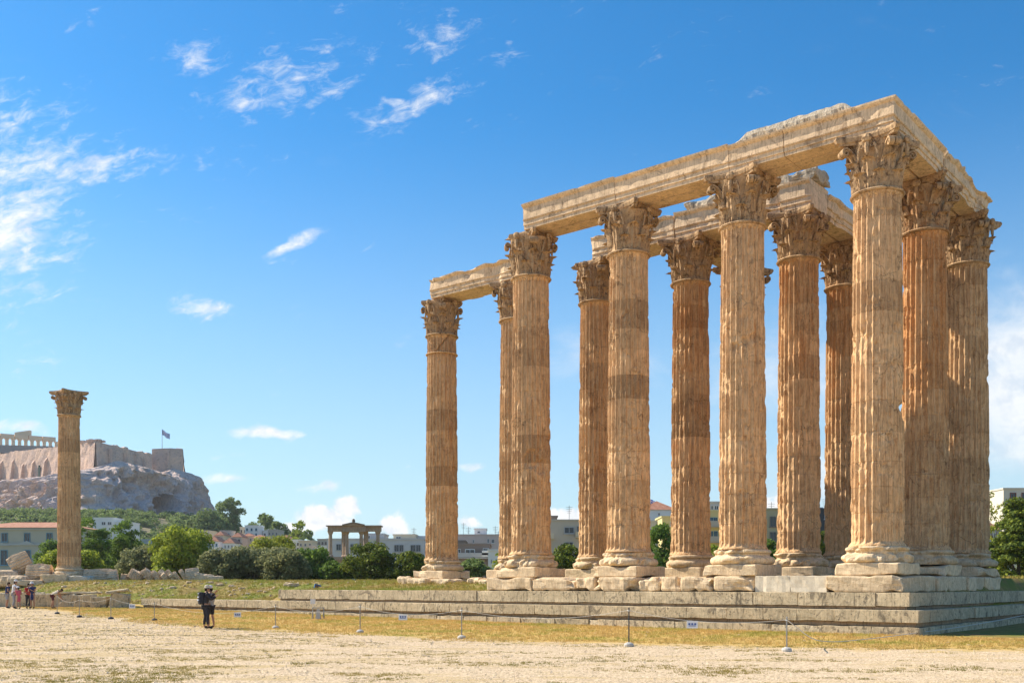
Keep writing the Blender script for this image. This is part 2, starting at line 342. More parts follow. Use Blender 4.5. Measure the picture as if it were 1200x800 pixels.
# ------------------------------------------------------------------ columns
BITES = {}
def shaft_r(z):            # z above stylobate
    t = np.clip((z-1.05)/(12.3), 0, 1); return .975-.115*t**1.35
PH = np.array([0, .11, .22, .38, .555, .73, .89]); DP = np.array([0, 0, .55, .92, 1.0, .92, .55])
NF = 24; ANG = ((np.arange(NF)[:, None]+PH[None]).ravel())*2*math.pi/NF; FD = np.tile(DP, NF)
def drum_mesh(z0, z1, seed, ox, oy, wear, bites=(), first=False, last=False, rings=11, crack=None):
    h = z1-z0; g = .002
    zz = np.concatenate([[g, g+.012], np.linspace(.06, h-.06, rings), [h-g-.012, h-g]])
    n = len(ANG); TT, ZZ = np.meshgrid(ANG, zz); D = np.broadcast_to(FD, TT.shape)
    rr = shaft_r(z0+ZZ)
    P = np.stack([ox+np.cos(TT)*rr, oy+np.sin(TT)*rr, z0+ZZ], -1)
    ns = fbm(P*2.1, 3, 3); nf = fbm(P*6.5, 3, 11); edge = np.exp(-np.minimum(ZZ, h-ZZ)/.07)
    w = smooth(.60-.25*wear, .74-.18*wear, ns+edge*(.05+.10*wear)*(fbm(P*3.3, 2, 77)-.35)*2.2)
    fade = 1.0
    if first: fade = smooth(.07, .22, ZZ)
    if last: fade = smooth(.06, .2, h-ZZ)
    dep = .095*D*fade
    r = rr-dep*(1-.55*w)-w*(.012+.07*nf)-(nf-.5)*.018-.035*smooth(.64,.74,fbm(P*3.0,3,99))
    r -= np.where((ZZ < .012) | (ZZ > h-.012), .012, 0)
    if first: r += .07*(1-smooth(0, .2, ZZ))
    if last: r += .03*(1-smooth(0, .15, h-ZZ))
    X = np.cos(TT)*r; Y = np.sin(TT)*r; Z = ZZ.copy()
    for (bx, by, bz, br, bd) in bites:      # bite centre relative to the column axis, z above stylobate
        d = np.sqrt((np.cos(TT)*rr-bx)**2+(np.sin(TT)*rr-by)**2+(z0+ZZ-bz)**2)
        k = smooth(br*1.15, br*.85, d+.12*(fbm(P*4, 2, 5)-.5))*bd; X *= (1-k/np.maximum(r, .3)); Y *= (1-k/np.maximum(r, .3))
    if crack:
        cx, s_ = crack; d = np.abs((X-cx)*s_-(Z-h/2)); k = np.where((d < .06) & (Y < 0), .14, 0); X *= 1-k; Y *= 1-k
    V = np.stack([X, Y, Z], -1).reshape(-1, 3)
    return mesh('drum', V, grid_faces(n, len(zz), True), np.arange(n)[::-1], np.arange(n)+(len(zz)-1)*n)

def leaf_mesh(hh, r0, r1, wid, seed, curl=.2):
    nu, nv = 11, 12; s = np.linspace(-1, 1, nu); t = np.linspace(0, 1, nv); S, T = np.meshgrid(s, t)
    lob = 1-.16*np.abs(np.sin(T*math.pi*3.5))*(T > .12)
    W = wid*(.62+.5*np.sin(np.clip(T*1.15, 0, 1)*math.pi*.8))*lob*np.sqrt(np.clip(1.25-T**7, .05, 1))
    rr = r0+(r1-r0)*T**2.2; zz = hh*T
    k = smooth(.72, 1, T); rr = rr+curl*k; zz = zz-curl*1.3*k**2
    rib = .045*np.exp(-(S*3.2)**2)+.028*np.cos(S*3*math.pi)-.08*S**2+.02*np.sin(T*math.pi*7)*np.abs(S)
    rr = rr+rib+(fbm(np.stack([S*2, T*4, 0*S+seed], -1), 2, seed)-.5)*.07
    x = rr; y = S*W; V1 = np.stack([x, y, zz], -1).reshape(-1, 3)
    V2 = np.stack([x-.07-.02*(1-T), y*.92, zz-.02*k], -1).reshape(-1, 3); n = nu*nv
    Fq = grid_faces(nu, nv); Fb = Fq[:, ::-1]+n
    e = np.concatenate([np.arange(nu), np.arange(1, nv)*nu+nu-1, (nv-1)*nu+np.arange(nu-2, -1, -1), np.arange(nv-2, 0, -1)*nu])
    e2 = np.roll(e, -1); side = np.stack([e, e+n, e2+n, e2], 1)
    return mesh('leaf', np.concatenate([V1, V2]), Fq[:, ::-1], Fb[:, ::-1], side, smooth_=False)
def volute_mesh(seed):
    """stalk rising under the abacus corner and rolling into a spiral (in the local xz plane, +x outward)"""
    P = [(.84, 1.0), (.90, 1.22), (1.0, 1.42), (1.13, 1.58), (1.27, 1.66)]
    c = np.array([1.30, 1.52]); a = np.linspace(math.pi*.55, -math.pi*2.3, 26); rad = np.linspace(.15, .03, 26)
    P = np.array(P+[(c[0]+math.cos(x)*q, c[1]+math.sin(x)*q) for x, q in zip(a, rad)])
    P3 = np.stack([P[:, 0], 0*P[:, 0], P[:, 1]], 1); w = np.concatenate([[.16, .15, .13, .12, .11], np.linspace(.11, .06, 26)])
    V = []; 
    for i, p in enumerate(P3):
        tan = P3[min(i+1, len(P3)-1)]-P3[max(i-1, 0)]; tan /= np.linalg.norm(tan)+1e-9; nn = np.array([-tan[2], 0, tan[0]])*.032
        for sy, sn in ((-1, -1), (1, -1), (1, 1), (-1, 1)): V.append(p+np.array([0, sy*w[i], 0])+sn*nn)
    return mesh('volute', V, grid_faces(4, len(P3), True), np.array([3, 2, 1, 0]))
def helix_mesh():
    c = np.array([.0, 1.52]); mb = MB()
    for sg in (-1, 1):
        a = np.linspace(math.pi*.9, -math.pi*1.6, 18); rad = np.linspace(.11, .02, 18)
        pts = [(.36, 1.05), (.34, 1.3), (.30, 1.5)]+[(.18+math.cos(x)*q*1.0, 1.56+math.sin(x)*q) for x, q in zip(a[4:], rad[4:])]
        pts = np.array(pts); P3 = np.stack([.98+.12*(pts[:, 1]-1.05), sg*pts[:, 0], pts[:, 1]], 1)
        mb.tube(P3, np.linspace(.05, .035, len(P3)), 6)
    mb._sph((1.10, 0, 1.83), (.12, .2, .17), 8, 5); mb._sph((1.08, 0, 1.5), (.08, .1, .3), 6, 5)
    return mb.mesh('helix')
LEAF_L = [leaf_mesh(.74, .86, 1.02, .27, k, .13) for k in (1, 2, 3)]
LEAF_U = [leaf_mesh(1.28, .86, 1.08, .29, k, .15) for k in (4, 5, 6)]
VOL = volute_mesh(1); HEL = helix_mesh()
def abacus_mesh(seed, broken=0):
    S = 1.06; pts = []
    for q in range(4):
        a = q*math.pi/2; ca, sa = math.cos(a), math.sin(a)
        for t in np.linspace(-.88, .88, 9):
            x = S-.20*(1-(t/.88)**2)*1.0; x = x+.10*abs(t/.88)**3; y = t*S*1.12
            pts.append((x*ca-y*sa, x*sa+y*ca))
    pts = np.array(pts); n = len(pts); V = []
    for z, k in ((1.78, .93), (1.86, .97), (1.88, 1.02), (2.0, 1.06), (2.03, 1.06), (2.10, 1.03)):
        p = np.concatenate([pts*k, np.full((n, 1), z)], 1); d = fbm(p*2.5+seed*9, 3, seed)-.45; rr = np.linalg.norm(p[:, :2], axis=1)
        p[:, :2] *= (1-.10*np.clip(d, 0, 1)-.18*(fbm(p*1.3+seed, 2, seed+7) > .62)*smooth(1.15, 1.4, rr))[:, None]; V.append(p)
    return mesh('abacus', np.concatenate(V), grid_faces(n, 6, True), np.arange(n)[::-1], np.arange(n)+5*n)
def bell_mesh(seed):
    prof = np.array([(.88, -.06), (.95, -.05), (.985, 0), (.95, .05), (.86, .07), (.80, .2), (.78, .6), (.78, 1.0), (.84, 1.35), (.96, 1.65), (1.0, 1.8)])
    n = 48; th = np.arange(n)*2*math.pi/n
    V = np.stack([prof[:, None, 0]*np.cos(th), prof[:, None, 0]*np.sin(th), prof[:, None, 1]+0*th], -1)
    d = (fbm(V*5+seed*3, 3, seed)-.5)*.12; d[:5] *= .25; V[..., :2] *= (1+d)[..., None]
    return mesh('capital', V, grid_faces(n, len(prof), True), np.arange(n)[::-1], np.arange(n)+(len(prof)-1)*n)

def base_mesh(seed, wear, ox, oy):
    prof = []
    for a in np.linspace(-90, 90, 9): prof.append((1.17+.125*math.cos(R(a)), .155+.15*math.sin(R(a))))        # lower torus
    prof += [(1.16, .315), (1.11, .34), (1.08, .38), (1.10, .42), (1.12, .43)]
    for a in np.linspace(-90, 90, 7): prof.append((1.07+.075*math.cos(R(a)), .51+.075*math.sin(R(a))))
    prof += [(1.05, .595), (1.05, .60)]
    prof = np.array(prof); n = 96; th = np.arange(n)*2*math.pi/n
    V = np.stack([prof[:, None, 0]*np.cos(th), prof[:, None, 0]*np.sin(th), prof[:, None, 1]+0*th], -1)
    Pw = V+np.array([ox, oy, seed*1.7]); ns = fbm(Pw*1.6, 3, 23); nf = fbm(Pw*5, 3, 29)
    w = smooth(.62-.25*wear, .8-.2*wear, ns); k = w*(.05+.2*nf)+(nf-.5)*.04
    V[..., :2] *= (1-k)[..., None]; V[..., 2] += (nf-.5)*.04*w
    V[..., 2] = np.clip(V[..., 2], 0.001, .603)
    return mesh('base', V, grid_faces(n, len(prof), True), np.arange(n)[::-1], np.arange(n)+(len(prof)-1)*n)

def rough_box(lx, ly, lz, seed, seg=(4, 2, 2), amp=.02, rnd=.03, chip=.0, off=(0, 0, 0), name='block', freq=1.6, smooth_=False, flat_bottom=False, broken_top=0.0):
    """block with rounded eroded edges, origin at bottom centre"""
    nx, ny, nz = seg; idx = {}; V = []; Q = []
    def ax(n, l):
        r = min(rnd, l*.25); return np.concatenate([[-l/2], np.linspace(-l/2+r, l/2-r, n+1), [l/2]])
    X, Y, Z = ax(nx, lx), ax(ny, ly), ax(nz, lz)
    def vid(i, j, k):
        if (i, j, k) not in idx: idx[(i, j, k)] = len(V); V.append((X[i], Y[j], Z[k]))
        return idx[(i, j, k)]
    a, b, c = len(X), len(Y), len(Z)
    for i in range(a-1):
        for j in range(b-1):
            Q.append((vid(i, j, 0), vid(i, j+1, 0), vid(i+1, j+1, 0), vid(i+1, j, 0)))
            Q.append((vid(i, j, c-1), vid(i+1, j, c-1), vid(i+1, j+1, c-1), vid(i, j+1, c-1)))
    for i in range(a-1):
        for k in range(c-1):
            Q.append((vid(i, 0, k), vid(i+1, 0, k), vid(i+1, 0, k+1), vid(i, 0, k+1)))
            Q.append((vid(i, b-1, k), vid(i, b-1, k+1), vid(i+1, b-1, k+1), vid(i+1, b-1, k)))
    for j in range(b-1):
        for k in range(c-1):
            Q.append((vid(0, j, k), vid(0, j, k+1), vid(0, j+1, k+1), vid(0, j+1, k)))
            Q.append((vid(a-1, j, k), vid(a-1, j+1, k), vid(a-1, j+1, k+1), vid(a-1, j, k+1)))
    V = np.array(V); L = np.array([lx, ly, lz])/2; r = np.minimum(rnd, L*.5)
    inner = np.clip(V, -(L-r), L-r); d = V-inner; ln = np.linalg.norm(d/r, axis=1); k = np.where(ln > 1, 1/np.maximum(ln, 1e-6), 1)
    V = inner+d*k[:, None]
    P = V+np.array([seed*3.1, seed*1.7, seed*.9]); n1 = fbm(P*freq, 3, 41); n2 = fbm(P*freq*3.3, 3, 43)
    en = (np.abs(V/L)**6).sum(1); cen = smooth(1.0, 2.2, en)          # near edges/corners
    m = (n2-.5)*amp*2+chip*smooth(.5, .75, n1)*(.35+cen)
    V = V*(1-np.clip(m[:, None]/np.maximum(L, .15), -.2, .55))
    if broken_top: V[:, 2] -= broken_top*smooth(.4, .7, fbm(P*np.array([.9, .9, 0])+3, 3, 47))*(V[:, 2] > lz*.1)*lz
    V[:, 2] += lz/2
    if flat_bottom: V[:, 2] = np.maximum(V[:, 2], 0)
    return mesh(name, V+np.array(off), np.array(Q), smooth_=smooth_)

COLS = dict(  # name: (row position u/5.5, v/5.5, pixel nudge, rust, grey, bright, wear, label)
 J=(0, 0, 0, -.10, .40, 1.06, .25, 'nearest fluted column, at the front corner under the highest corner block of the beam'),
 G=(1, 0, 0, .10, .50, 1.0, .35, 'front row fluted column next to the nearest corner column, with a diagonal dark band high on its shaft'),
 E=(2, 0, 0, .15, .50, .98, .35, 'front row fluted column in the middle of the long beam, second from the far end of that row'),
 C=(3, 0, 0, .25, .55, .95, .45, 'front row fluted column carrying the far left end of the long beam, with a dark notch at mid shaft'),
 K=(0, 1, 0, 1.25, .45, .92, .35, 'deep orange stained fluted column directly behind the nearest corner column'),
 H=(1, 1, 0, .85, .45, .95, .7, 'second row fluted column with heavily eroded flutes, between the two nearest front columns'),
 F=(2, 1, 0, .95, .55, .90, .65, 'dark orange second row column just left of the front column with the diagonal band'),
 D=(3, 1, 0, .60, .35, .95, .5, 'second row column carrying the free left end of the inner beam'),
 B=(4, 1, 2, .3, .4, .95, .4, 'slender looking far column mostly hidden behind the front row column with the dark notch'),
 A=(5, 1, 0, .30, .45, .95, .35, 'far left column of the big group, ringed and cracked just below its capital, standing on grass'),
 L=(0, 2, 4, .25, .45, .92, .35, 'rightmost column of the group, carrying the far end of the side beam'),
 I=(1, 2, -1, 1.0, .5, .95, .6, 'rear column half hidden just left of the nearest corner column, shaft in patchy shade'),
 M=(2, 2, 0, .6, .4, .95, .5, 'rear column almost wholly hidden behind the front column with the diagonal band'),
 P=(13, 1, 1, .20, .45, .95, .3, 'solitary fluted column standing apart at far left in front of the citadel rock'))
def col_xy(k):
    i, j, nud = COLS[k][:3]; p = uv2w(5.5*i, 5.5*j).copy(); p[0] += nud*p[1]/F; return p
CAP_T = ['capital tier']
PL = {}
CAPW = dict(E=.91, C=.80, A=.74, D=.86, H=.93, B=.9)
def build_column(k):
    cw = CAPW.get(k, 1.0)
    i, j, nud, rust, grey, br, wear, label = COLS[k]; x, y = col_xy(k); seed = ord(k); rs = random.Random(seed)
    plev = 1.0
    root = thing('column', label, 'column', (x, y, ZS), RZ, 'fluted columns with leafy capitals')
    colr = (rust, grey, br)
    # plinth
    pw = 2.36
    zt = {'H': .5}.get(k, .5)
    obj('plinth', rough_box(pw, pw, .475, seed, (7, 7, 3), .03, .05, .16 if k not in 'J' else .06, name='plinth', freq=1.3), M['plinth'], root, (0, 0, 0), color=(.3, .3, 1.05))
    obj('base', base_mesh(seed, min(1, wear+.3), x, y), M['plinth'], root, (0, 0, .475), color=(.4+rust*.3, .4, 1.0*br))
    z0, z1 = 1.075, 12.40+0.0; ztop = 14.50-.35-.0      # shaft up to the astragal
    z1 = ztop-.05; nd = 12; cuts = [z0]
    for q in range(1, nd): cuts.append(z0+(z1-z0)*(q+rs.uniform(-.18, .18))/nd)
    cuts.append(z1)
    for q in range(nd):
        wz = wear*(.3+.7*max(0, 1-q/7.5))+.5*max(0, 1-q/4.5)+rs.uniform(-.12, .12)
        me = drum_mesh(cuts[q], cuts[q+1], seed*20+q, x, y, min(1.15, max(.05, wz)), BITES.get(k, ()), q == 0, q == nd-1, 11 if not (k == 'A' and q == nd-1) else 30, (0.05, 1.25) if k == 'A' and q == nd-1 else None)
        v = rs.uniform(-.12, .14); gv = rs.uniform(-.12, .15) if rs.random() < .86 else rs.uniform(.35, .6)
        if (k, q) in (('C', 4), ('E', 6), ('A', 7), ('D', 8), ('J', 8)): gv = .62
        obj('drum', me, M['column'], root, (0, 0, cuts[q]), (0, 0, -RZ), color=(rust*(.35+.85*q/11 if rust > .6 else 1)+v, grey+gv, br*rs.uniform(.93, 1.06)*(1.08-.012*q if rust > .6 else 1)))
    if k == 'A':
        mb = MB(); mb.lathe([(.86, -.04), (.93, -.03), (.95, 0), (.93, .03), (.86, .04)], 48); mb.build('neck_ring', M['column'], root, loc=(0, 0, cuts[-2]+.05), color=colr)
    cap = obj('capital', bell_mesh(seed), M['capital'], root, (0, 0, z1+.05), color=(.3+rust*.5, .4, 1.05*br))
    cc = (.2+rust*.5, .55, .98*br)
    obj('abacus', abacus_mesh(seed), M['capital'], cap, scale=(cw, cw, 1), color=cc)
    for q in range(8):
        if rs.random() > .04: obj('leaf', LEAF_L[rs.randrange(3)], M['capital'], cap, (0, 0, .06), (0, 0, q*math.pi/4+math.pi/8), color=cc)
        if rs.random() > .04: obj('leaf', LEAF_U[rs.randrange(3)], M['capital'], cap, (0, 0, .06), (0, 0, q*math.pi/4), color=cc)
    for q in range(4):
        a = math.pi/4+q*math.pi/2
        if rs.random() < .85:
            for da in (-.085, .085): obj('volute', VOL, M['capital'], cap, (0, 0, 0), (0, 0, a+da), ((cw*.5+.5)*(1 if cw > .95 else .97), 1, 1.0), color=cc)
        obj('helix', HEL, M['capital'], cap, (0, 0, 0), (0, 0, q*math.pi/2), color=cc)
    return root
BITES['J'] = [(.93, -.35, 4.83+1.35, .42, .55), (.55, -.8, 10.2-1.1, .2, .06)]
BITES['C'] = [(.05, -.97, 5.55, .42, .10), (.5, -.85, 5.2, .35, .10)]
BITES['G'] = [(-.5, -.8, 9.2, .18, .07), (-.1, -.95, 9.38, .18, .07), (.3, -.9, 9.55, .18, .07)]
BITES['L'] = [(.9, -.3, 9.0, .22, .15)]
for k in COLS: build_column(k)

# ------------------------------------------------------------------ architraves
def beam_mesh(L, seed, H=1.20, W=1.9, worn=.3, brk=0.0, endb=(0, 0), name='beam', ribs=True, segs=None):
    """profile swept along local x from 0..L, centred on y, bottom at z=0; -y is the outer face"""
    h = H
    prof = [(-.85, 0), (-.85, .15), (-.90, .16), (-.90, .33), (-.95, .345), (-.97, .385), (-.94, .40), (-.94, .83), (-.99, .86), (-1.06, .92), (-1.08, .985), (-.98, 1.0)] if ribs else [(-.9, 0), (-.9, .28), (-.9, .55), (-.92, .56), (-.92, .8), (-.92, 1.0)]
    prof = np.array(prof); prof[:, 1] *= h; prof[:, 0] *= W/1.9
    right = prof[::-1].copy(); right[:, 0] *= -1
    mid = np.array([(-.5, h), (0, h), (.5, h)]); bot = np.array([(.5, 0), (.06, 0), (.04, .12), (-.04, .12), (-.06, 0), (-.5, 0)])
    pr = np.concatenate([prof, mid, right, bot]); n = len(pr); ns = segs or max(3, int(L/.22)); xs = np.linspace(0, L, ns)
    V = np.zeros((ns, n, 3)); V[..., 0] = xs[:, None]; V[..., 1] = pr[None, :, 0]; V[..., 2] = pr[None, :, 1]
    P = V+np.array([seed*7.3, seed*2.1, seed*1.1]); n1 = fbm(P*1.1, 4, 61); n2 = fbm(P*3.5, 3, 67)
    w = smooth(.70-.38*worn, .86-.32*worn, n1)
    sg = np.sign(V[..., 1]); k = w*(.05+.16*n2)*(.4+worn)+(n2-.5)*.02
    V[..., 1] -= sg*k*np.minimum(1, np.abs(V[..., 1])/.5)
    top = V[..., 2]/h
    if brk: 
        b = brk*smooth(.25, .75, fbm(np.stack([V[..., 0]*.9+seed, V[..., 1]*.5, 0*top], -1), 4, 71)+.1*(n2-.5)); V[..., 2] -= b*h*smooth(.3, 1.0, top)
    V[..., 2] -= w*.05*smooth(.9, 1, top)
    for e, s_ in ((0, 1), (1, -1)):
        if endb[e]:
            de = (V[..., 0] if e == 0 else L-V[..., 0]); kk = smooth(.6, 0, de)*endb[e]*(.3+fbm(P*1.6, 3, 73)*1.4)
            V[..., 0] += s_*kk*.45; 
    return mesh(name, V.reshape(-1, 3), grid_faces(n, ns, True)[:, ::-1], np.arange(n), (np.arange(n)+(ns-1)*n)[::-1])
ZB = ZS+14.15+2.10          # top of the capitals
def beam_thing(label, uv, u2v2, cat='architrave', e0=0.0, e1=0.0, **k):
    p0 = uv2w(*uv); p1 = uv2w(*u2v2); d = p1-p0; L = np.linalg.norm(d); rz = math.atan2(d[1], d[0])
    d /= L; p0 = p0-d*e0; L += e0+e1
    root = thing('architrave', label, cat, (p0[0], p0[1], ZB), rz, 'stone beams on the column tops')
    return root, L
BC = (.1, .3, 1.0)
g_ = .014
# front row: from C to J.  local -y must be outer: going from C toward J (direction -A): left normal... outer = -B
def front_beam(u0, u1, label, pieces, **kw):
    root, L = beam_thing(label, (u0, 0), (u1, 0)); 
    cuts = [0]+pieces+[L]
    for q in range(len(cuts)-1):
        a, b = cuts[q]+g_, cuts[q+1]-g_; kk = dict(kw); sd_ = kk.pop('seed')+q
        obj('beam_piece', beam_mesh(b-a, sd_, **kk), M['beam'], root, (a, 0, 0), color=BC)
    return root
S = 5.5
front_beam(3*S-.05, 2*S+.1, 'moulded marble beam over the left end of the front row, its end broken, above two columns', [], seed=3, worn=.1, endb=(.4, 0), segs=26, H=1.15)
front_beam(2*S+.1, 1*S+.15, 'moulded marble beam at the middle of the long front beam line', [], seed=7, worn=.12, H=1.08)
rt = front_beam(1*S+.15, .45, 'cracked moulded marble beam next to the corner block, with rubble on its top', [2.35], seed=11, worn=.12, H=1.0)
def rubble(L, W, H, seed, off, parent, name='rubble_core'):
    nx, ny = int(L/.09), int(W/.12); s = np.linspace(0, L, nx); prof = [(-W/2, 0), (-W/2-.02, H*.5), (-W/2+.08, H)]+[(y, H) for y in np.linspace(-W/2+.2, W/2-.2, ny)]+[(W/2-.08, H), (W/2+.02, H*.5), (W/2, 0)]
    pr = np.array(prof); V = np.zeros((nx, len(pr), 3)); V[..., 0] = s[:, None]; V[..., 1] = pr[:, 0]; V[..., 2] = pr[:, 1]
    P = V+seed*5.5; n1 = vnoise(P*7, 3); n2 = fbm(P*2.0, 3, 9); ed = smooth(0, .5, np.minimum(V[..., 0], L-V[..., 0]))
    V[..., 2] = V[..., 2]*(.35+.65*ed)*(.75+.45*n2)+(n1-.5)*.10*(V[..., 2] > .01); V[..., 1] += (n1-.5)*.12
    return obj(name, mesh(name, V.reshape(-1, 3), grid_faces(len(pr), nx, True)[:, ::-1], np.arange(len(pr)), (np.arange(len(pr))+(nx-1)*len(pr))[::-1]), M['rubble'], parent, off, color=(.2, .4, 1.05))
rubble(4.8, 1.75, .42, 2, (.28, 0, 1.005), rt)
# corner block J and side beams (outer face = -A side, i.e. u negative). going from L toward J: direction -B, local -y = ?
def side_beam(v0, v1, label, **kw):
    root, L = beam_thing(label, (0, v1), (0, v0))     # direction -B reversed so that local +y faces -A... profile is symmetric
    sd_ = kw.pop('seed'); obj('beam_piece', beam_mesh(L-2*g_, sd_, **kw), M['beam'], root, (g_, 0, 0), color=BC); return root
cr, L = beam_thing('corner block of the beam above the nearest column, returning along the right side', (.42, 0), (-.0, 0))
p = uv2w(0, 0)
cr.location = (p[0], p[1], ZB); cr.rotation_euler = (0, 0, math.atan2(B_[1], B_[0]))
def corner_mesh(H):
    prof = [(.85, 0), (.85, .15), (.90, .16), (.90, .33), (.95, .345), (.97, .385), (.94, .40), (.94, .83), (.99, .86), (1.03, .92), (1.03, .985), (.95, 1.0)]
    m = 9; V = []
    for r_, z in prof:
        e = np.linspace(-r_, r_, m)[:-1]; V.append(np.concatenate([np.stack([e, 0*e-r_], 1), np.stack([0*e+r_, e], 1), np.stack([-e, 0*e+r_], 1), np.stack([0*e-r_, -e], 1)])); V[-1] = np.concatenate([V[-1], np.full((len(V[-1]), 1), z*H)], 1)
    n = len(V[0]); V = np.array(V); w = smooth(.5, .75, fbm(V*1.5+9, 4, 61))*.07+(fbm(V*4, 2, 9)-.5)*.02; V[..., :2] *= (1-w)[..., None]
    return mesh('beam_piece', V.reshape(-1, 3), grid_faces(n, len(prof), True), np.arange(n)[::-1], np.arange(n)+(len(prof)-1)*n)
obj('beam_piece', corner_mesh(1.04), M['beam'], cr, (-.02, 0, 0), color=BC)
obj('beam_piece', beam_mesh(4.06, 21, worn=.2, W=1.86, H=1.05), M['beam'], cr, (.90, 0, 0), color=BC)
obj('cornice', rough_box(3.6, 1.5, .10, 5, (14, 6, 1), .05, .03, .05, name='cornice', freq=2.5), M['rubble'], cr, (2.4, 0, 1.052), color=BC)
side_beam(5.06, 11.9, 'side beam over the two right hand columns, its upper edge broken away', seed=25, worn=.45, H=1.12, brk=.30, endb=(.6, 0))
# inner row
def row2(u0, u1, label, **kw):
    root, L = beam_thing(label, (u0, S), (u1, S)); sd_ = kw.pop('seed')
    obj('beam_piece', beam_mesh(L-2*g_, sd_, **kw), M['beam'], root, (g_, 0, 0), color=BC); return root
row2(3*S-.1, 2*S+.35, 'worn inner beam block with a broken flattened top, left end of the inner row', seed=31, worn=.5, brk=.16, endb=(.4, .1))
r2 = row2(2*S+.35, 1*S+.5, 'inner beam block behind the front row, with a chunk of upper block still on it', seed=35, worn=.4, brk=.10)
obj('upper_block', rough_box(1.9, 1.7, .62, 37, (10, 6, 5), .06, .06, .25, name='upper_block'), M['rubble'], r2, (1.35, 0, 1.0), color=(.2, .3, 1.05))
row2(1*S+.5, S-1.05, 'short inner corner block of beam on top of the eroded second row column', seed=39, worn=.4, brk=.05, endb=(0, .2))
tp = thing('stone_block', 'rough lump of masonry on top of the inner corner beam', 'masonry block', (*uv2w(S+.1, S), ZB+1.16), RZ)
obj('core', rough_box(2.5, 1.7, .62, 38, (12, 7, 5), .08, .06, .3, name='core', broken_top=.3), M['rubble'], tp, color=(.2, .4, 1.0))
root, L = beam_thing('inner side beam receding from the eroded second row column to the rear column', (S, S+.98), (S, 2*S+.75))
obj('beam_piece', beam_mesh(L-2*g_, 43, worn=.45, brk=.18, endb=(0, .5)), M['beam'], root, (g_, 0, 0), color=BC)
root, L = beam_thing('plain cross beam from the dark orange second row column back to the hidden rear column', (2*S, S+.98), (2*S, 2*S+.6))
obj('beam_piece', beam_mesh(L-2*g_, 47, worn=.5, brk=.2, ribs=False), M['beam'], root, (g_, 0, 0), color=(.6, .5, .85))
root, L = beam_thing('weathered beam on the two far left columns, its face flaked and broken along the top', (5*S+.15, S), (4*S-.7, S))
obj('beam_piece', beam_mesh(L, 51, worn=.6, brk=.10, endb=(.15, .05), H=1.15), M['beam'], root, color=BC)

# ------------------------------------------------------------------ stepped platform
pf = thing('stepped_platform', 'long stepped limestone platform under the big group of columns', 'platform', (*J0, 0), RZ)
# local x = u ; local y: rotation by RZ maps x->A_; y -> (-sin RZ, cos RZ)
yl = np.array([-math.sin(RZ), math.cos(RZ)]); SY = 1 if np.dot(yl, B_) > 0 else -1     # v = SY * local y
def pblock(u0, u1, v0, v1, z0, z1, seed, m='step', seg=None, amp=.010, rnd=.008, chip=.018, nm='block', **k):
    lx, ly, lz = abs(u1-u0)-.002, abs(v1-v0)-.008, z1-z0-.003
    seg = seg or (5, 2, 3)
    me = rough_box(lx, ly, lz, seed, seg, amp, rnd, chip, name=nm, **k)
    return obj(nm, me, M[m], pf, ((u0+u1)/2, SY*(v0+v1)/2, z0), color=(random.uniform(.1, .4), random.uniform(.3, .6), random.uniform(.96, 1.06)))
def course(u0, u1, vf, depth, z0, z1, lmin, lmax, side=False, **k):
    rs = random.Random(int(z0*1000+u0*10)); a = u0; sd_ = rs.randrange(1000)
    while a < u1-.05:
        b = min(u1, a+rs.uniform(lmin, lmax)); b = u1 if u1-b < lmin*.6 else b
        j_ = rs.uniform(-.006, .010)
        if not side: pblock(a, b, vf+j_, vf+depth, z0, z1, sd_, **k)
        else: pblock(vf+j_, vf+depth, a, b, z0, z1, sd_, seg=(2, 5, 3), **k)
        a = b; sd_ += 1
# front courses (v = front face); side courses start behind them
course(-1.75, 33.4, -1.75, 1.1, .985, 1.48, 1.1, 1.9)
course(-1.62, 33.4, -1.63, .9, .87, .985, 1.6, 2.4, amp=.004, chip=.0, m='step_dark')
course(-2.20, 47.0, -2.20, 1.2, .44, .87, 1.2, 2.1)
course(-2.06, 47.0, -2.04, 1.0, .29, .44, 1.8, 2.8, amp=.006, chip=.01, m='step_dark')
course(-2.24, 47.0, -2.24, 1.2, -.25, .29, 1.3, 2.3, amp=.02, chip=.035)
course(-.65, 20.0, -1.75, 1.1, .985, 1.48, 1.1, 1.9, side=True)
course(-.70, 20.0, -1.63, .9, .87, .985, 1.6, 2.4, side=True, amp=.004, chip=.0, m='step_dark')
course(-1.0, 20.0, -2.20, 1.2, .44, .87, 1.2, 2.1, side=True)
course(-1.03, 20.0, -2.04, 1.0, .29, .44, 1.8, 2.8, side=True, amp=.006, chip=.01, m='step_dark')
course(-1.03, 20.0, -2.24, 1.2, -.25, .29, 1.3, 2.3, side=True, amp=.02, chip=.035)
# stylobate blocks: bright broken marble under the front row
def sty(u0, u1, v0, v1, seed, m='plinth', chip=.14, rnd=.07, z1=ZS, **k):
    pblock(u0, u1, v0, v1, 1.485, z1, seed, m=m, seg=(9, 6, 4), amp=.03, rnd=rnd, chip=chip, nm='stylobate_block', **k)
sty(-1.38, 1.45, -1.38, 1.4, 101, chip=.10)
sty(1.46, 2.9, -1.22, .5, 102, m='new_marble', chip=.0, rnd=.01); sty(2.91, 4.35, -1.22, .5, 103, m='new_marble', chip=.0, rnd=.01)
sty(4.36, 6.1, -1.42, 1.2, 104, chip=.28, rnd=.12); sty(6.12, 7.6, -1.45, 1.2, 105, chip=.22, rnd=.12)
sty(7.62, 8.6, -1.3, .8, 106, chip=.2, rnd=.1); sty(8.64, 9.7, -1.35, .8, 107, chip=.24, rnd=.14)
sty(9.75, 11.9, -1.5, 1.3, 108, chip=.22, rnd=.1); sty(11.92, 13.0, -1.3, 1.0, 109, chip=.2, rnd=.1)
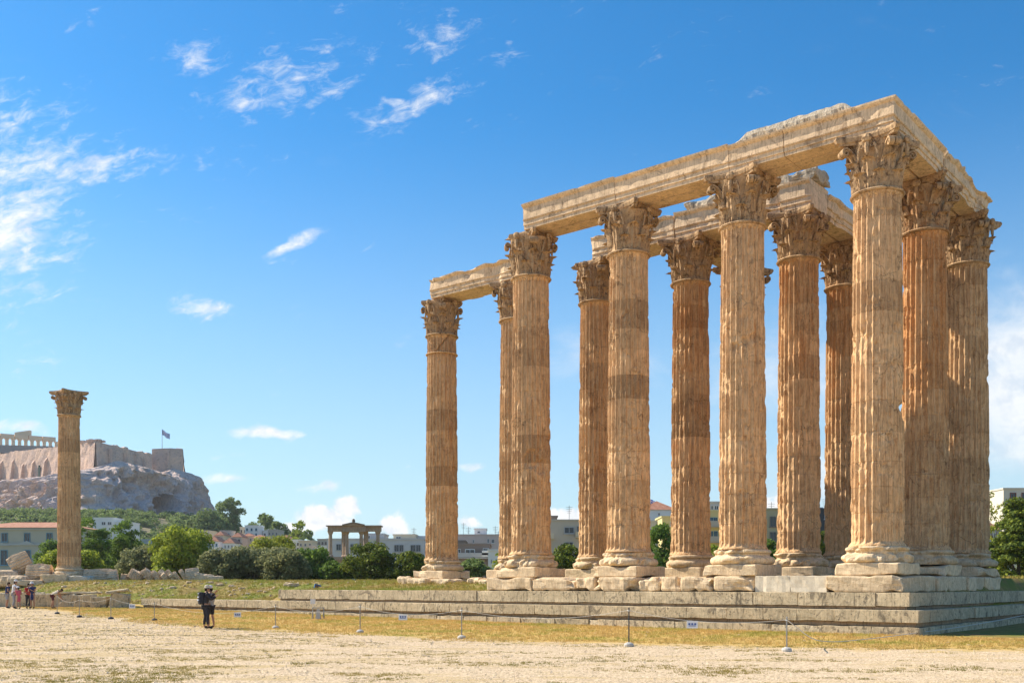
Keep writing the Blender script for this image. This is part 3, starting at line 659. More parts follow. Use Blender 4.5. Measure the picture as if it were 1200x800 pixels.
sty(13.05, 15.4, -1.36, 1.1, 110, chip=.25, rnd=.12); sty(15.42, 18.1, -1.38, 1.3, 111, chip=.12, rnd=.06)
for u0, u1, s_ in ((1.0, 3.0, 120), (3.02, 5.2, 121)): sty(-1.3, 1.3, u0+.42, u1+.4, s_+5, chip=.12) if False else None
for v0, v1, s_ in ((1.42, 2.9, 130), (2.92, 4.05, 131), (4.08, 6.9, 132), (6.92, 8.1, 133), (8.12, 9.6, 134), (9.62, 12.35, 135)):
    sty(-1.36 if s_ % 2 else -1.28, 1.0, v0, v1, s_, chip=.12 if s_ in (132, 135) else .05, m='plinth')
# inner floor blocks under the other columns, and the exposed footings under the two far ones
for k in 'HFDBAIMP':
    i, j = COLS[k][:2]
    if k == 'P': continue
    pblock(i*S-1.4, i*S-.02, j*S-1.4, j*S+1.4, 1.62, ZS, ord(k), m='plinth', seg=(6, 6, 3), amp=.04, rnd=.1, chip=.22, nm='footing_block')
    pblock(i*S+.0, i*S+1.42, j*S-1.36, j*S+1.4, 1.62, ZS, ord(k)+3, m='plinth', seg=(6, 6, 3), amp=.04, rnd=.1, chip=.22, nm='footing_block')
for (du, dv, w_, d_, z_, s_) in ((-1.7, -1.1, 1.0, 1.2, 2.0, 5), (1.5, -1.3, 1.0, .9, 2.15, 6), (.2, -1.7, 1.5, .6, 2.05, 7), (1.9, .3, .8, 1.2, 2.1, 8)):
    for i in (4, 5): pblock(i*S+du-w_/2, i*S+du+w_/2, S+dv-d_/2, S+dv+d_/2, 1.6, z_+.1*(i-4), s_+i*10, m='plinth', seg=(6, 5, 4), amp=.05, rnd=.14, chip=.3, nm='footing_block')
#PART2
# ------------------------------------------------------------------ hill, citadel rock, citadel
def pxw(px, py, Y): return np.array([(px-CX)*Y/F, Y, EYE+(HZ-py)*Y/F])
def hill_z(x, y):
    x = np.asarray(x, float); y = np.asarray(y, float)
    z = 1.2+31*smooth(215, 500, y)*smooth(-38, -175, x)+3.0*smooth(250, 420, y)*smooth(60, -40, x)
    return z+(fbm(np.stack([x*.03, y*.03, 0*x], -1), 3, 91)-.5)*3.0*smooth(230, 330, y)
def build_hill():
    xs = np.linspace(-620, 160, 200); ys = np.linspace(150, 760, 150); X, Y = np.meshgrid(xs, ys); Z = hill_z(X, Y)-(1.3*smooth(260, 200, Y))
    me = mesh('hill', np.stack([X, Y, Z], -1).reshape(-1, 3), grid_faces(len(xs), len(ys)), smooth_=True)
    def f(g):
        pos = g.n('ShaderNodeNewGeometry').outputs['Position']
        c = g.mix(g.mr(g.noise(pos, .06, 6, .7), .4, .6), (.05, .07, .025), (.30, .24, .14))
        return principled(g, c, .95)
    tag(obj('hill', me, mat('hillside', f)), kind='structure')
build_hill()

def rock_mat(g):
    pos = g.n('ShaderNodeNewGeometry').outputs['Position']
    n1 = g.noise(pos, .035, 6, .7, .5); n2 = g.noise(pos, .16, 7, .7, .4); n3 = g.noise(g.scale(pos, (1, 1, .6)), .7, 6, .7)
    c = g.mix(g.mr(n1, .38, .6), (.84, .63, .51), (.66, .56, .54))
    c = g.mix(g.mr(n2, .5, .68, 0, .7), c, (.66, .40, .25))
    c = g.mix(g.mr(n3, .5, .72, 0, .5), c, (.2, .165, .17))
    c = g.mix(g.mr(n3, .25, .42, .5, 0), c, (.78, .70, .62))
    n5 = g.noise(pos, .33, 8, .78, .8); vv = g.n('ShaderNodeTexVoronoi', dict(feature='DISTANCE_TO_EDGE'), Vector=g.scale(pos, (1, 1, .55)), Scale=.28).outputs[0]
    c = g.mix(g.mr(vv, .0, .05, .3, 0), c, (.2, .18, .18))
    return principled(g, c, .95, g.math('ADD', g.math('MULTIPLY', n5, 1.6), g.math('MULTIPLY', g.mr(vv, 0, .2), .3)), .8, 1.8, .1)
M['rock'] = mat('citadel_rock', rock_mat)
def build_rock():
    cp = [(-160, 640), (-90, 606), (0, 542), (60, 508), (110, 483), (140, 492), (165, 504), (190, 516), (202, 526), (211, 541), (213, 590), (195, 660)]
    top = [570, 567, 563, 558, 549, 540, 546, 555, 549, 551, 566, 585]
    P = np.array([pxw(a, 600, b)[:2] for a, b in cp]); zt = np.array([pxw(a, t, b)[2] for (a, b), t in zip(cp, top)])
    d = np.concatenate([[0], np.cumsum(np.linalg.norm(np.diff(P, axis=0), axis=1))]); s = np.arange(0, d[-1], .75)
    X = np.interp(s, d, P[:, 0]); Y = np.interp(s, d, P[:, 1]); Zt = np.interp(s, d, zt)
    for _ in range(12):
        X[1:-1] = (X[:-2]+2*X[1:-1]+X[2:])/4; Y[1:-1] = (Y[:-2]+2*Y[1:-1]+Y[2:])/4
    tx = np.gradient(X); ty = np.gradient(Y); l = np.hypot(tx, ty); nx, ny = ty/l, -tx/l
    nv = 64; t = np.linspace(0, 1, nv); T = t[:, None]; zb = 22.0
    Z = zb+(Zt[None]-zb)*T; out = (4+15*(1-T)**.9)*smooth(1.0,.93,T)*(.7+.6*vnoise(np.stack([s[None]*.03+0*T, 0*T+0*s, 0*T+0*s], -1), 3))
    Q = np.stack([X[None]+nx*out, Y[None]+ny*out, Z], -1)
    nose = smooth(.62, .80, s/d[-1])[None]; Q[..., 0] += nx*11*nose*(1-T)**.75; Q[..., 1] += ny*11*nose*(1-T)**.75
    r1 = np.abs(fbm(Q/24, 3, 5)-.5)*2; r2 = np.abs(fbm(Q/np.array([9, 9, 13]), 3, 15)-.5)*2; r3 = np.abs(fbm(Q/3.6, 3, 25)-.5)*2
    ledge = np.abs(((Q[..., 2]+6*fbm(Q/20, 2, 3))/6.5) % 1-.5)
    vr = np.abs(fbm(Q/np.array([5, 5, 22]), 3, 35)-.5)*2
    disp = (.35-r1)*9+(.3-r2)*10+(.3-r3)*6.5+(.3-vr)*11+ledge*1.2
    fade = 1-.8*smooth(.85, 1, T)
    cave = pxw(186, 592, 500); dc = np.sqrt(((Q[..., 0]-cave[0])/4.0)**2+((Q[..., 2]-cave[2])/5.0)**2)
    disp = disp*fade*(1-.85*nose)-26*smooth(1.1, .9, dc+.3*(fbm(Q/3, 2, 8)-.5))*smooth(532, 522, Y)[None]
    Q[..., 0] += nx*disp; Q[..., 1] += ny*disp; Q[..., 2] += (.4-r2)*3*smooth(.5, 1, T)*fade
    V = Q.reshape(-1, 3); n = len(s); back = V[-n:]+np.array([-75, 55, -3.])
    F1 = grid_faces(n, nv); V2 = np.concatenate([V, back]); i = np.arange(n-1); Ft = np.stack([(nv-1)*n+i, (nv-1)*n+i+1, nv*n+i+1, nv*n+i], 1)
    tag(obj('citadel_rock', mesh('citadel_rock', V2, F1, Ft), M['rock']), 'great craggy limestone rock with a dark cave mouth below the citadel walls', 'rock')
    tp = lambda a: np.interp(a, [c[0] for c in cp], top)
build_rock()
def wall_mat(g):
    pos = g.n('ShaderNodeNewGeometry').outputs['Position']
    n2 = g.noise(pos, .12, 6, .7, .4); n3 = g.noise(g.scale(pos, (1, 1, 1.6)), .8, 6, .7)
    c = g.mix(g.mr(n2, .4, .62), (.72, .50, .37), (.55, .40, .33)); c = g.mix(g.mr(n3, .5, .7, 0, .6), c, (.2, .15, .13))
    z = g.n('ShaderNodeSeparateXYZ', None, i0=pos).outputs[2]
    return principled(g, c, .95, n3, .8, .5, .1)
M['citadel'] = mat('citadel_wall', wall_mat)
def build_citadel():
    ct = thing('citadel_wall', 'high ancient fortification wall with buttresses and a corner tower on the rock', 'fortress wall', (0, 0, 0))
    pts = [(-160, 655, 541, 585), (-90, 614, 538, 585), (0, 551, 531, 580), (64, 516, 523, 575), (112, 490, 516, 568), (150, 505, 525, 562), (178, 524, 532, 572)]
    yw = lambda x: float(np.interp(x, [p[0] for p in pts], [p[1] for p in pts]))
    def strip(a, b, name='wall_section', thick=3.0, seg=40, jag=.5):
        (x0, Y0, t0, b0), (x1, Y1, t1, b1) = a, b; p0, p1 = pxw(x0, t0, Y0), pxw(x1, t1, Y1); z0, z1 = pxw(x0, b0, Y0)[2], pxw(x1, b1, Y1)[2]
        s = np.linspace(0, 1, seg); nzv = 10; d = (p1-p0)[:2]; nn = np.array([d[1], -d[0]])/np.linalg.norm(d)
        rows = []
        for k in range(nzv):
            f = k/(nzv-1); xy = p0[:2]+s[:, None]*d; top = p0[2]+s*(p1[2]-p0[2])+(np.round(fbm(np.stack([s*np.linalg.norm(d)*.35, 0*s, 0*s], -1), 2, 3)*4)/4-.5)*jag*3
            z = (z0+s*(z1-z0))*(1-f)+top*f; q = np.concatenate([xy, z[:, None]], 1); o = (fbm(q/4, 3, 9)-.5)*1.2+(1-f)*1.5; q[:, :2] += nn*o[:, None]; rows.append(q)
        bk = rows[-1].copy(); bk[:, :2] -= nn*thick; rows.append(bk); bk2 = bk.copy(); bk2[:, 2] -= 12; rows.append(bk2)
        V = np.concatenate(rows); return obj(name, mesh(name, V, grid_faces(seg, len(rows))), M['citadel'], ct)
    for a, b in zip(pts[:-1], pts[1:]): strip(a, b)
    # buttress fins
    for x, yt, w in ((-45, 538, 5), (-28, 538, 5), (-12, 538, 5), (3, 536, 5.5), (17, 534, 6), (29, 538, 5), (41, 535, 6), (55, 533, 6)):
        yy = yw(x)-.5; c = pxw(x, 568, yy); zt = pxw(x, yt, yy)[2]; w_ = w*.30; mb = MB()
        def q_(a, b, z): return (c[0]+A_[0]*a-B_[0]*b, yy+A_[1]*a-B_[1]*b, z)
        V = [q_(w_/2, -2, c[2]), q_(-w_/2, -2, c[2]), q_(-w_/2, 3.2, c[2]), q_(w_/2, 3.2, c[2]), q_(w_/2.4, -1, zt), q_(-w_/2.4, -1, zt), q_(-w_/2.4, 1.6, zt-3.4), q_(w_/2.4, 1.6, zt-3.4)]
        mb.add(V, [[0,1,2,3],[4,7,6,5],[0,4,5,1],[1,5,6,2],[2,6,7,3],[3,7,4,0]]); mb.build('buttress', M['citadel'], ct)
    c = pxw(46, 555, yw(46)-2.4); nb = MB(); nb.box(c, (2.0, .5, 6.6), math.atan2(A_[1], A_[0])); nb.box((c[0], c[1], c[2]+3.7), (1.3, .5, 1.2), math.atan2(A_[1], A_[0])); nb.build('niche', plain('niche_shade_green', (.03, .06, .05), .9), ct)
    tw = strip((178, 528, 525, 566), (199, 530, 524, 562), 'tower'); 
    a, b = pxw(178, 525, 528), pxw(213, 525, 536)
    strip((199, 530, 524, 560), (214, 534, 525, 558), 'tower'); strip((214, 534, 525, 558), (212, 556, 527, 552), 'tower')
    rb = pxw(203, 540, 528); mb = MB(); mb.box((rb[0]-2.6, 528.6, rb[2]-2), (1.2, 1.6, 13)); mb.build('buttress', M['citadel'], ct)
    for x, yt, yb in ((135, 528, 560), (152, 532, 560), (163, 533, 562), (172, 538, 566)):
        c = pxw(x, (yt+yb)/2, yw(x)+1.2); h = (yb-yt)*.43; mb = MB(); mb.box((c[0], c[1]-3.0, c[2]), (1.6, 5, h)); mb.build('buttress', M['citadel'], ct)
    # low parapet blocks near the corner
    for k in range(14):
        x = random.uniform(88, 125); c = pxw(x, 516+abs(x-112)*.12, yw(x)+1); mb = MB(); mb.box((c[0], c[1], c[2]), (random.uniform(1, 2.6), 2, random.uniform(.6, 1.8))); mb.build('parapet_stone', M['citadel'], ct)
build_citadel()
def build_parthenon():
    m = plain('pale_temple_marble', (.76, .56, .38), .9, .15, .3)
    t = thing('ruined_temple', 'ruined colonnaded marble temple standing on top of the citadel', 'temple', (0, 0, 0))
    a = pxw(-70, 529, 650); b = pxw(66, 531, 700); n = 19; za, zb = a[2]+0, b[2]+0; zb0 = 66.0
    top = lambda f: (pxw(-70, 503, 650)[2]*(1-f)+pxw(66, 512.5, 700)[2]*f)
    base_z = pxw(0, 534, 670)[2]
    for k in range(n):
        f = k/(n-1); p = a*(1-f)+b*f; zt = top(f)-2.9; mb = MB()
        mb.lathe([(1.3, base_z), (1.25, base_z+3), (1.1, zt-.9), (1.5, zt-.4), (1.5, zt)], 12, (p[0], p[1], 0)); mb.build('column', m, t)
    d = (b-a)[:2]; L = np.linalg.norm(d); ang = math.atan2(d[1], d[0])
    for k in range(8):
        f0, f1 = k/8-.005, (k+1)/8-.012; p = a*(1-(f0+f1)/2)+b*(f0+f1)/2; z = top((f0+f1)/2); mb = MB()
        s0, s1 = top(f0), top(f1); q0 = a*(1-f0)+b*f0; q1 = a*(1-f1)+b*f1; nn = np.array([d[1], -d[0]])/L*1.3
        V = [(*(q0[:2]+nn), s0-2.9), (*(q1[:2]+nn), s1-2.9), (*(q1[:2]-nn), s1-2.9), (*(q0[:2]-nn), s0-2.9), (*(q0[:2]+nn), s0), (*(q1[:2]+nn), s1), (*(q1[:2]-nn), s1), (*(q0[:2]-nn), s0)]
        mb.add(V, [[0,3,2,1],[4,5,6,7],[0,1,5,4],[1,2,6,5],[2,3,7,6],[3,0,4,7]]); mb.build('entablature', m, t)
    q0 = pxw(17, 505, 681); q1 = pxw(35, 505, 688); mb = MB(); mb.add([(q0[0], q0[1], q0[2]-2.2), (q1[0], q1[1], q1[2]-3), (q1[0], q1[1]+2.5, q1[2]-3), (q0[0], q0[1]+2.5, q0[2]-2.2), (q0[0], q0[1], q0[2]-.8), (q1[0], q1[1], q1[2]+.6), (q1[0], q1[1]+2.5, q1[2]+.6), (q0[0], q0[1]+2.5, q0[2]-.8)], [[0,3,2,1],[4,5,6,7],[0,1,5,4],[1,2,6,5],[2,3,7,6],[3,0,4,7]])
    mb.build('pediment', m, t)
    mb = MB(); p = a*.5+b*.5; mb.box((p[0], p[1]+2, base_z-.8), (L, 16, 2.0), ang); mb.build('stylobate', m, t)
    # scaffold wall grey in front
    c = pxw(42, 524, 600); mb = MB(); mb.box((c[0]-8, c[1], c[2]-3), (34, 2, 8), .18); w = mb.build('terrace_wall', plain('grey_terrace', (.3, .27, .25), .9), None)
    tag(w, 'low grey retaining wall in front of the ruined temple', 'wall')
build_parthenon()

def greek_flag(name_label, pole_label, px, ytop, Y, w, h, polebase_px, droop):
    def f(g):
        uv = g.n('ShaderNodeTexCoord').outputs['Generated']; s = g.n('ShaderNodeSeparateXYZ', None, i0=uv); x, z = s.outputs[0], g.n('ShaderNodeAttribute', dict(attribute_name='vv')).outputs['Fac']
        st = g.math('GREATER_THAN', g.math('MODULO', g.math('MULTIPLY', z, 4.5), 1.0), .5); base = g.mix(st, (.02, .09, .42), (.8, .8, .8))
        can = g.math('MULTIPLY', g.math('LESS_THAN', x, .38), g.math('GREATER_THAN', z, .444)); 
        cr = g.math('MAXIMUM', g.math('LESS_THAN', g.math('ABSOLUTE', g.math('SUBTRACT', x, .19)), .04), g.math('LESS_THAN', g.math('ABSOLUTE', g.math('SUBTRACT', z, .722)), .055))
        c = g.mix(can, base, g.mix(cr, (.02, .09, .42), (.8, .8, .8))); return principled(g, c, .8)
    t = thing('flag', name_label, 'flag', (0, 0, 0))
    top = pxw(px, ytop, Y); bot = pxw(px, polebase_px, Y); mb = MB(); mb.tube([bot, top], [.12*Y/500+.03, .07*Y/500+.02], 6); mb._sph(top, .15*Y/500+.05, 6, 4); mb.build('pole', M['metal'], t)
    nx, nz = 14, 6; V = []; vv = []
    for j in range(nz):
        for i in range(nx):
            a = i/(nx-1); b = j/(nz-1); V.append((top[0]+a*w, top[1]+.12*w*math.sin(a*7+b), top[2]-.04*h-(1-b)*h-droop*a*w+.05*w*math.sin(a*8))); vv.append(b)
    me = mesh('cloth', V, grid_faces(nx, nz)); at = me.attributes.new('vv', 'FLOAT', 'POINT'); at.data.foreach_set('value', np.array(vv, np.float32))
    obj('cloth', me, mat('flag_cloth', f), t)
greek_flag('blue and white flag hanging from a pole on the corner tower of the citadel', '', 190, 503, 532, 3.9, 2.7, 526, .62)
greek_flag('blue and white striped flag flying above the red tiled roof between two columns', '', 760.5, 584, 210, 2.1, 1.35, 612, .35)

# ------------------------------------------------------------------ foliage
def leafmat(name, c1, c2, c3, tr=.38):
    def f(g):
        pos = g.n('ShaderNodeNewGeometry').outputs['Position']; oi = g.n('ShaderNodeObjectInfo').outputs['Random']
        rp = g.n('ShaderNodeAttribute', dict(attribute_name='leafrand')).outputs['Fac']
        n = g.noise(pos, .9, 4, .6)
        c = g.mix(g.mr(n, .35, .65), c1, c2); c = g.mix(g.mr(rp, .45, 1.0, 0, .8), c, c3)
        b = principled(g, c, .7, spec=.15)
        t = g.n('ShaderNodeBsdfTranslucent', None, Color=g.mix(.5, c, c3))
        return g.n('ShaderNodeMixShader', None, i0=tr, i1=b, i2=t.outputs[0]).outputs[0]
    return mat(name, f)
LM = dict(dark=leafmat('dark_leaves', (0.061, 0.115, 0.019), (0.115, 0.189, 0.030), (0.230, 0.338, 0.054)),
          olive=leafmat('olive_leaves', (0.135, 0.155, 0.061), (0.216, 0.230, 0.095), (0.351, 0.351, 0.162)),
          bright=leafmat('bright_leaves', (0.142, 0.203, 0.022), (0.257, 0.317, 0.035), (0.432, 0.472, 0.061)),
          yellow=leafmat('yellow_green_leaves', (.18, .23, .02), (.28, .31, .03), (.40, .40, .05)),
          pine=leafmat('pine_needles', (.042, .072, .012), (.11, .15, .018), (.28, .32, .035), .2),
          far=leafmat('far_leaves', (0.088, 0.149, 0.047), (0.162, 0.236, 0.068), (0.284, 0.351, 0.108)))
M['bark'] = plain('bark', (.11, .085, .06), .95, .3, 3)
def leaves(centers, radii, dens, size, seed, squash=1.0, inner=.25):
    r = np.random.default_rng(seed); Vs = []; n = 0; R_ = []
    for c, rad in zip(centers, radii):
        m = int(dens*rad**2*4) if dens > 0 else 100
        d = r.normal(size=(m, 3)); d /= np.linalg.norm(d, axis=1)[:, None]; d[:, 2] = np.where(d[:, 2] < -.5, -d[:, 2]*.5, d[:, 2])
        k = 1-np.abs(r.normal(size=m))*inner; p = np.array(c)+d*rad*k[:, None]*np.array([1, 1, squash])
        # orientation: roughly outward with jitter
        nrm = d+r.normal(size=(m, 3))*.55; nrm /= np.linalg.norm(nrm, axis=1)[:, None]
        a = np.cross(nrm, r.normal(size=(m, 3))); a /= np.linalg.norm(a, axis=1)[:, None]+1e-9; b = np.cross(nrm, a); s = size*r.uniform(.6, 1.35, m)[:, None]
        q = np.stack([p-a*s*.5, p+b*s*.42, p+a*s*.6, p-b*s*.38], 1); Vs.append(q.reshape(-1, 3)); R_.append(np.repeat(r.random(m), 4))
    V = np.concatenate(Vs); Fq = np.arange(len(V)).reshape(-1, 4); return V, Fq, np.concatenate(R_)
def crown_mesh(kind, w, h, seed, size, dens):
    """crown centred in x,y; z from 0 (crown bottom) to h"""
    r = np.random.default_rng(seed); C = []; Rr = []
    nb = dict(round=46, olive=52, pine=60, conifer=130, airy=26, far=40)[kind]
    for k in range(nb):
        d = r.normal(size=3); d /= np.linalg.norm(d); q = r.random()**.4
        if kind == 'conifer':
            z = r.random(); rad = w*.5*(1-.8*z)*r.uniform(.5, 1); th = r.random()*6.3; c = (rad*math.cos(th), rad*math.sin(th), z*h*.92+.04*h); b = w*r.uniform(.08, .15)
        elif kind == 'pine':
            q = .45+.55*q; c = (d[0]*q*w*.40, d[1]*q*w*.40, h*max(.06, .47+d[2]*q*.42)); b = w*r.uniform(.10, .16)
        elif kind == 'airy':
            c = (d[0]*q*w*.42, d[1]*q*w*.42, h*(.5+d[2]*q*.42)); b = w*r.uniform(.07, .13)
        else:
            q = .4+.6*q; c = (d[0]*q*w*.37, d[1]*q*w*.37, h*max(.08, .45+d[2]*q*.40)); b = w*r.uniform(.11, .18)
        C.append(c); Rr.append(b)
    if kind in ('round', 'olive', 'pine', 'far'): C.append((0, 0, h*.42)); Rr.append(min(w, h)*.30)
    V, Fq, lr = leaves(C, Rr, dens, size, seed, .85 if kind != 'conifer' else .6)
    lo, hi = np.percentile(V, 1.0, axis=0), np.percentile(V, 99.0, axis=0); V[:, :2] *= w/((hi-lo)[:2].mean()); V[:, 2] = (V[:, 2]-lo[2])*h/(hi[2]-lo[2]); V[:, 2] = np.maximum(V[:, 2], 0)
    me = mesh('crown', V, Fq); at = me.attributes.new('leafrand', 'FLOAT', 'POINT'); at.data.foreach_set('value', lr.astype(np.float32)); return me, C
def tree(label, px, ytop, wpx, Y, kind, m, group=None, base_frac=.22, trunkw=.05, seed=1, name=None, cat='tree', dens=26, size=.26, zb=None):
    p = pxw(px, ytop, Y); z0 = float(ground_z(p[0], Y)) if zb is None else zb
    H = p[2]-z0; w = wpx*Y/F; t = thing(name or 'tree', label, cat, (p[0], Y, z0), random.uniform(0, 6), group)
    cb = H*base_frac; me, C = crown_mesh(kind, w, H-cb, seed, size, dens)
    obj('crown', me, LM[m], t, (0, 0, cb))
    mb = MB(); top = (0, 0, cb+(H-cb)*.45); mb.tube([(0, 0, -.3), (w*.015, 0, cb), top], [w*trunkw, w*trunkw*.75, w*trunkw*.3], 7)
    rs = random.Random(seed)
    for c in rs.sample(C[:-1], 6): mb.tube([(0, 0, cb*.8), (c[0]*.5, c[1]*.5, cb+c[2]*.55), (c[0], c[1], cb+c[2])], [w*trunkw*.5, w*trunkw*.3, w*.008], 5)
    mb.build('trunk', M['bark'], t); return t
near = 'trees and shrubs behind the temple terrace'
T_ = [  # label, px, ytop, w, Y, kind, material, base_frac, seed
 ('dark broadleaf tree just right of the solitary column', 104, 610, 48, 128, 'round', 'dark', .1, 1),
 ('tall dark tree with a ragged top between the solitary column and the big round tree', 146, 612, 44, 135, 'round', 'dark', .1, 2),
 ('bright green shrub showing on both sides at the foot of the solitary column', 84, 646, 66, 108, 'olive', 'bright', .03, 3),
 ('dusty grey green olive tree left of the big round tree', 166, 641, 50, 118, 'olive', 'olive', .06, 4),
 ('big round light green tree behind the fallen drums', 213, 620, 66, 112, 'round', 'bright', .1, 5),
 ('leftmost grey green olive bush right of the big round tree', 262, 645, 50, 108, 'olive', 'olive', .05, 6),
 ('middle grey green olive bush behind the grassy bank', 294, 642, 50, 110, 'olive', 'olive', .05, 7),
 ('darkest and broadest olive bush, left of the dark glossy tree', 332, 643, 54, 107, 'olive', 'olive', .04, 8),
 ('yellow green tree rising behind the olive bushes', 322, 630, 56, 132, 'round', 'yellow', .1, 9),
 ('dark glossy tree left of the small arch', 367, 643, 42, 112, 'round', 'dark', .05, 10),
 ('low dark shrub at the foot of the small arch', 393, 658, 30, 106, 'olive', 'dark', .03, 11),
 ('large umbrella shaped pine in front of the small arch', 434, 638, 60, 104, 'pine', 'pine', .06, 12),
 ('small clumped pine left of the far left column', 480, 647, 40, 102, 'pine', 'pine', .05, 13),
 ('grey green bush seen just right of the far left column', 556, 656, 36, 106, 'olive', 'far', .03, 14),
 ('leafy shrub between the two left pairs of columns', 662, 640, 52, 100, 'round', 'pine', .04, 15),
 ('dark leafy tree seen below the striped flag', 774, 616, 44, 104, 'round', 'dark', .05, 16),
 ('bright shrub seen between the dark orange column and its neighbour', 838, 640, 30, 110, 'olive', 'bright', .05, 17),
 ('dark tree seen left of the eroded second row column', 903, 634, 34, 106, 'round', 'dark', .05, 18),
 ('green tree seen left of the rear half hidden column', 964, 620, 28, 108, 'round', 'pine', .05, 19),
 ('large conifer with layered boughs at the right edge', 1194, 588, 70, 92, 'conifer', 'pine', .02, 20),
 ('dense shrub beside the rightmost column, below the small red roof', 1165, 634, 36, 100, 'round', 'pine', .03, 21),
 ('airy yellow green tree top below the white villa', 1163, 577, 34, 150, 'airy', 'yellow', .4, 22),
 ('rounded pine behind the layered conifer at the right edge', 1215, 612, 60, 104, 'pine', 'pine', .02, 23),
 ('young leafy tree behind the rooftops left of the airy tree', 1150, 640, 30, 108, 'round', 'bright', .03, 24),
 ('small bright shrub behind the stone footings left of the long beam', 588, 640, 20, 128, 'round', 'bright', .1, 25),
 ('dark shrub filling the gap between the ragged dark tree and the grey olive', 150, 636, 60, 140, 'round', 'dark', .03, 26),
 ('small bush behind the right end of the fallen drums', 240, 652, 34, 120, 'olive', 'pine', .03, 27),
 ('tall bush behind the middle olive bushes', 352, 648, 40, 125, 'round', 'pine', .03, 28),
 ('thin dark shrub between the large pine and the dark glossy tree', 405, 660, 26, 112, 'round', 'pine', .03, 29),
 ('low bush between the large umbrella pine and the small pine', 459, 662, 26, 110, 'olive', 'pine', .03, 30),
 ('big dark tree behind the solitary column on its left', 66, 636, 44, 140, 'round', 'dark', .05, 31),
]
for (lb, px, yt, w, Y, kd, m_, bf, sd_) in T_:
    tree(lb, px, yt, w, Y, kd, m_, near, bf*.35, seed=sd_, dens=95 if kd != 'airy' else 50, size=.20, name='shrub' if 'shrub' in lb or 'bush' in lb else ('pine_tree' if 'pine' in lb or 'conifer' in lb else 'tree'), cat='shrub' if 'shrub' in lb or 'bush' in lb else 'tree')
H_ = [  # far trees on the hillside
 ('tall dark tree on the skyline at the right foot of the rock', 268, 585, 34, 430, 3), ('dark tree mass below the right end of the rock', 246, 600, 44, 410, 4), ('skyline tree just right of the tall dark one, above the houses', 305, 603, 30, 400, 5),
 ('skyline tree above the middle of the hillside houses', 327, 612, 24, 380, 6), ('bright green tree on the skyline left of the small arch', 350, 612, 26, 370, 7), ('low skyline tree farthest right on the hill', 362, 622, 22, 360, 8),
 ('tree below the cave mouth of the rock', 222, 612, 40, 420, 9), ('tree at the foot of the rock left of the cave', 196, 618, 36, 425, 10), ('dark tree behind the white modern house', 140, 598, 30, 430, 11),
 ('tree above the white modern house, left of it', 108, 600, 26, 420, 12), ('tree between the white modern house and the cave', 166, 608, 34, 410, 13), ('small tree at the left foot of the rock above the red roof', 32, 604, 26, 400, 14),
 ('tree behind the red roof by the left edge of the rock', 8, 607, 22, 400, 15), ('small tree among the hillside houses', 292, 628, 20, 330, 16), ('tree in front of the hillside houses, near the yellow green tree', 345, 630, 26, 300, 17), ('tree to the left of the hillside houses', 196, 628, 40, 320, 18)]
for (lb, px, yt, w, Y, sd_) in H_:
    p = pxw(px, yt, Y); zb = float(hill_z(p[0], Y))-1; zb = min(zb, p[2]-w*Y/F*.8)
    tree(lb, px, yt, w, Y, 'far', 'far' if sd_ not in (7, 17) else 'bright', 'far trees on the hillside', .05, seed=sd_+50, dens=12, size=.62, zb=zb)
def hillside_shrubs():
    r = np.random.default_rng(5); C = []; Rr = []
    for k in range(900):
        Y = r.uniform(270, 492); px = r.uniform(-40, 385); x = (px-CX)*Y/F; C.append((x, Y, float(hill_z(x, Y))+.8)); Rr.append(r.uniform(1.2, 3.2))
    V, Fq, lr = leaves(C, Rr, 7, .8, 9, .8); me = mesh('hillside_shrubs', V, Fq); at = me.attributes.new('leafrand', 'FLOAT', 'POINT'); at.data.foreach_set('value', lr.astype(np.float32))
    tag(obj('hillside_shrubs', me, LM['far']), 'mass of low green scrub covering the slope below the citadel rock', 'shrubs', kind='stuff')
hillside_shrubs()

# ------------------------------------------------------------------ town
M['glass'] = mat('window_glass', lambda g: principled(g, (.03, .04, .05), .15, spec=.6))
def tiles_mat(g):
    pos = g.n('ShaderNodeNewGeometry').outputs['Position']; n = g.noise(pos, 1.2, 5, .7); c = g.mix(g.mr(n, .3, .7), (.33, .13, .075), (.48, .25, .16)); return principled(g, c, .9, n, .5, .05)
M['tiles'] = mat('roof_tiles', tiles_mat)
def P(name, c, **k):
    if name not in M: M[name] = plain(name, c, .85, .10, .6, **k)
    return M[name]
cream = P('cream_plaster', (.62, .53, .38)); white = P('white_plaster', (.74, .73, .70)); beige = P('beige_plaster', (.50, .44, .36)); pink = P('pinkish_plaster', (.60, .49, .43)); brown = P('brown_plaster', (.24, .19, .16)); yellow = P('yellow_plaster', (.66, .55, .26)); bluep = P('blue_shutter', (.13, .30, .40)); redsh = P('red_shutter', (.26, .07, .035)); grey = P('grey_plaster', (.42, .42, .42)); khaki = P('khaki_plaster', (.40, .37, .25))
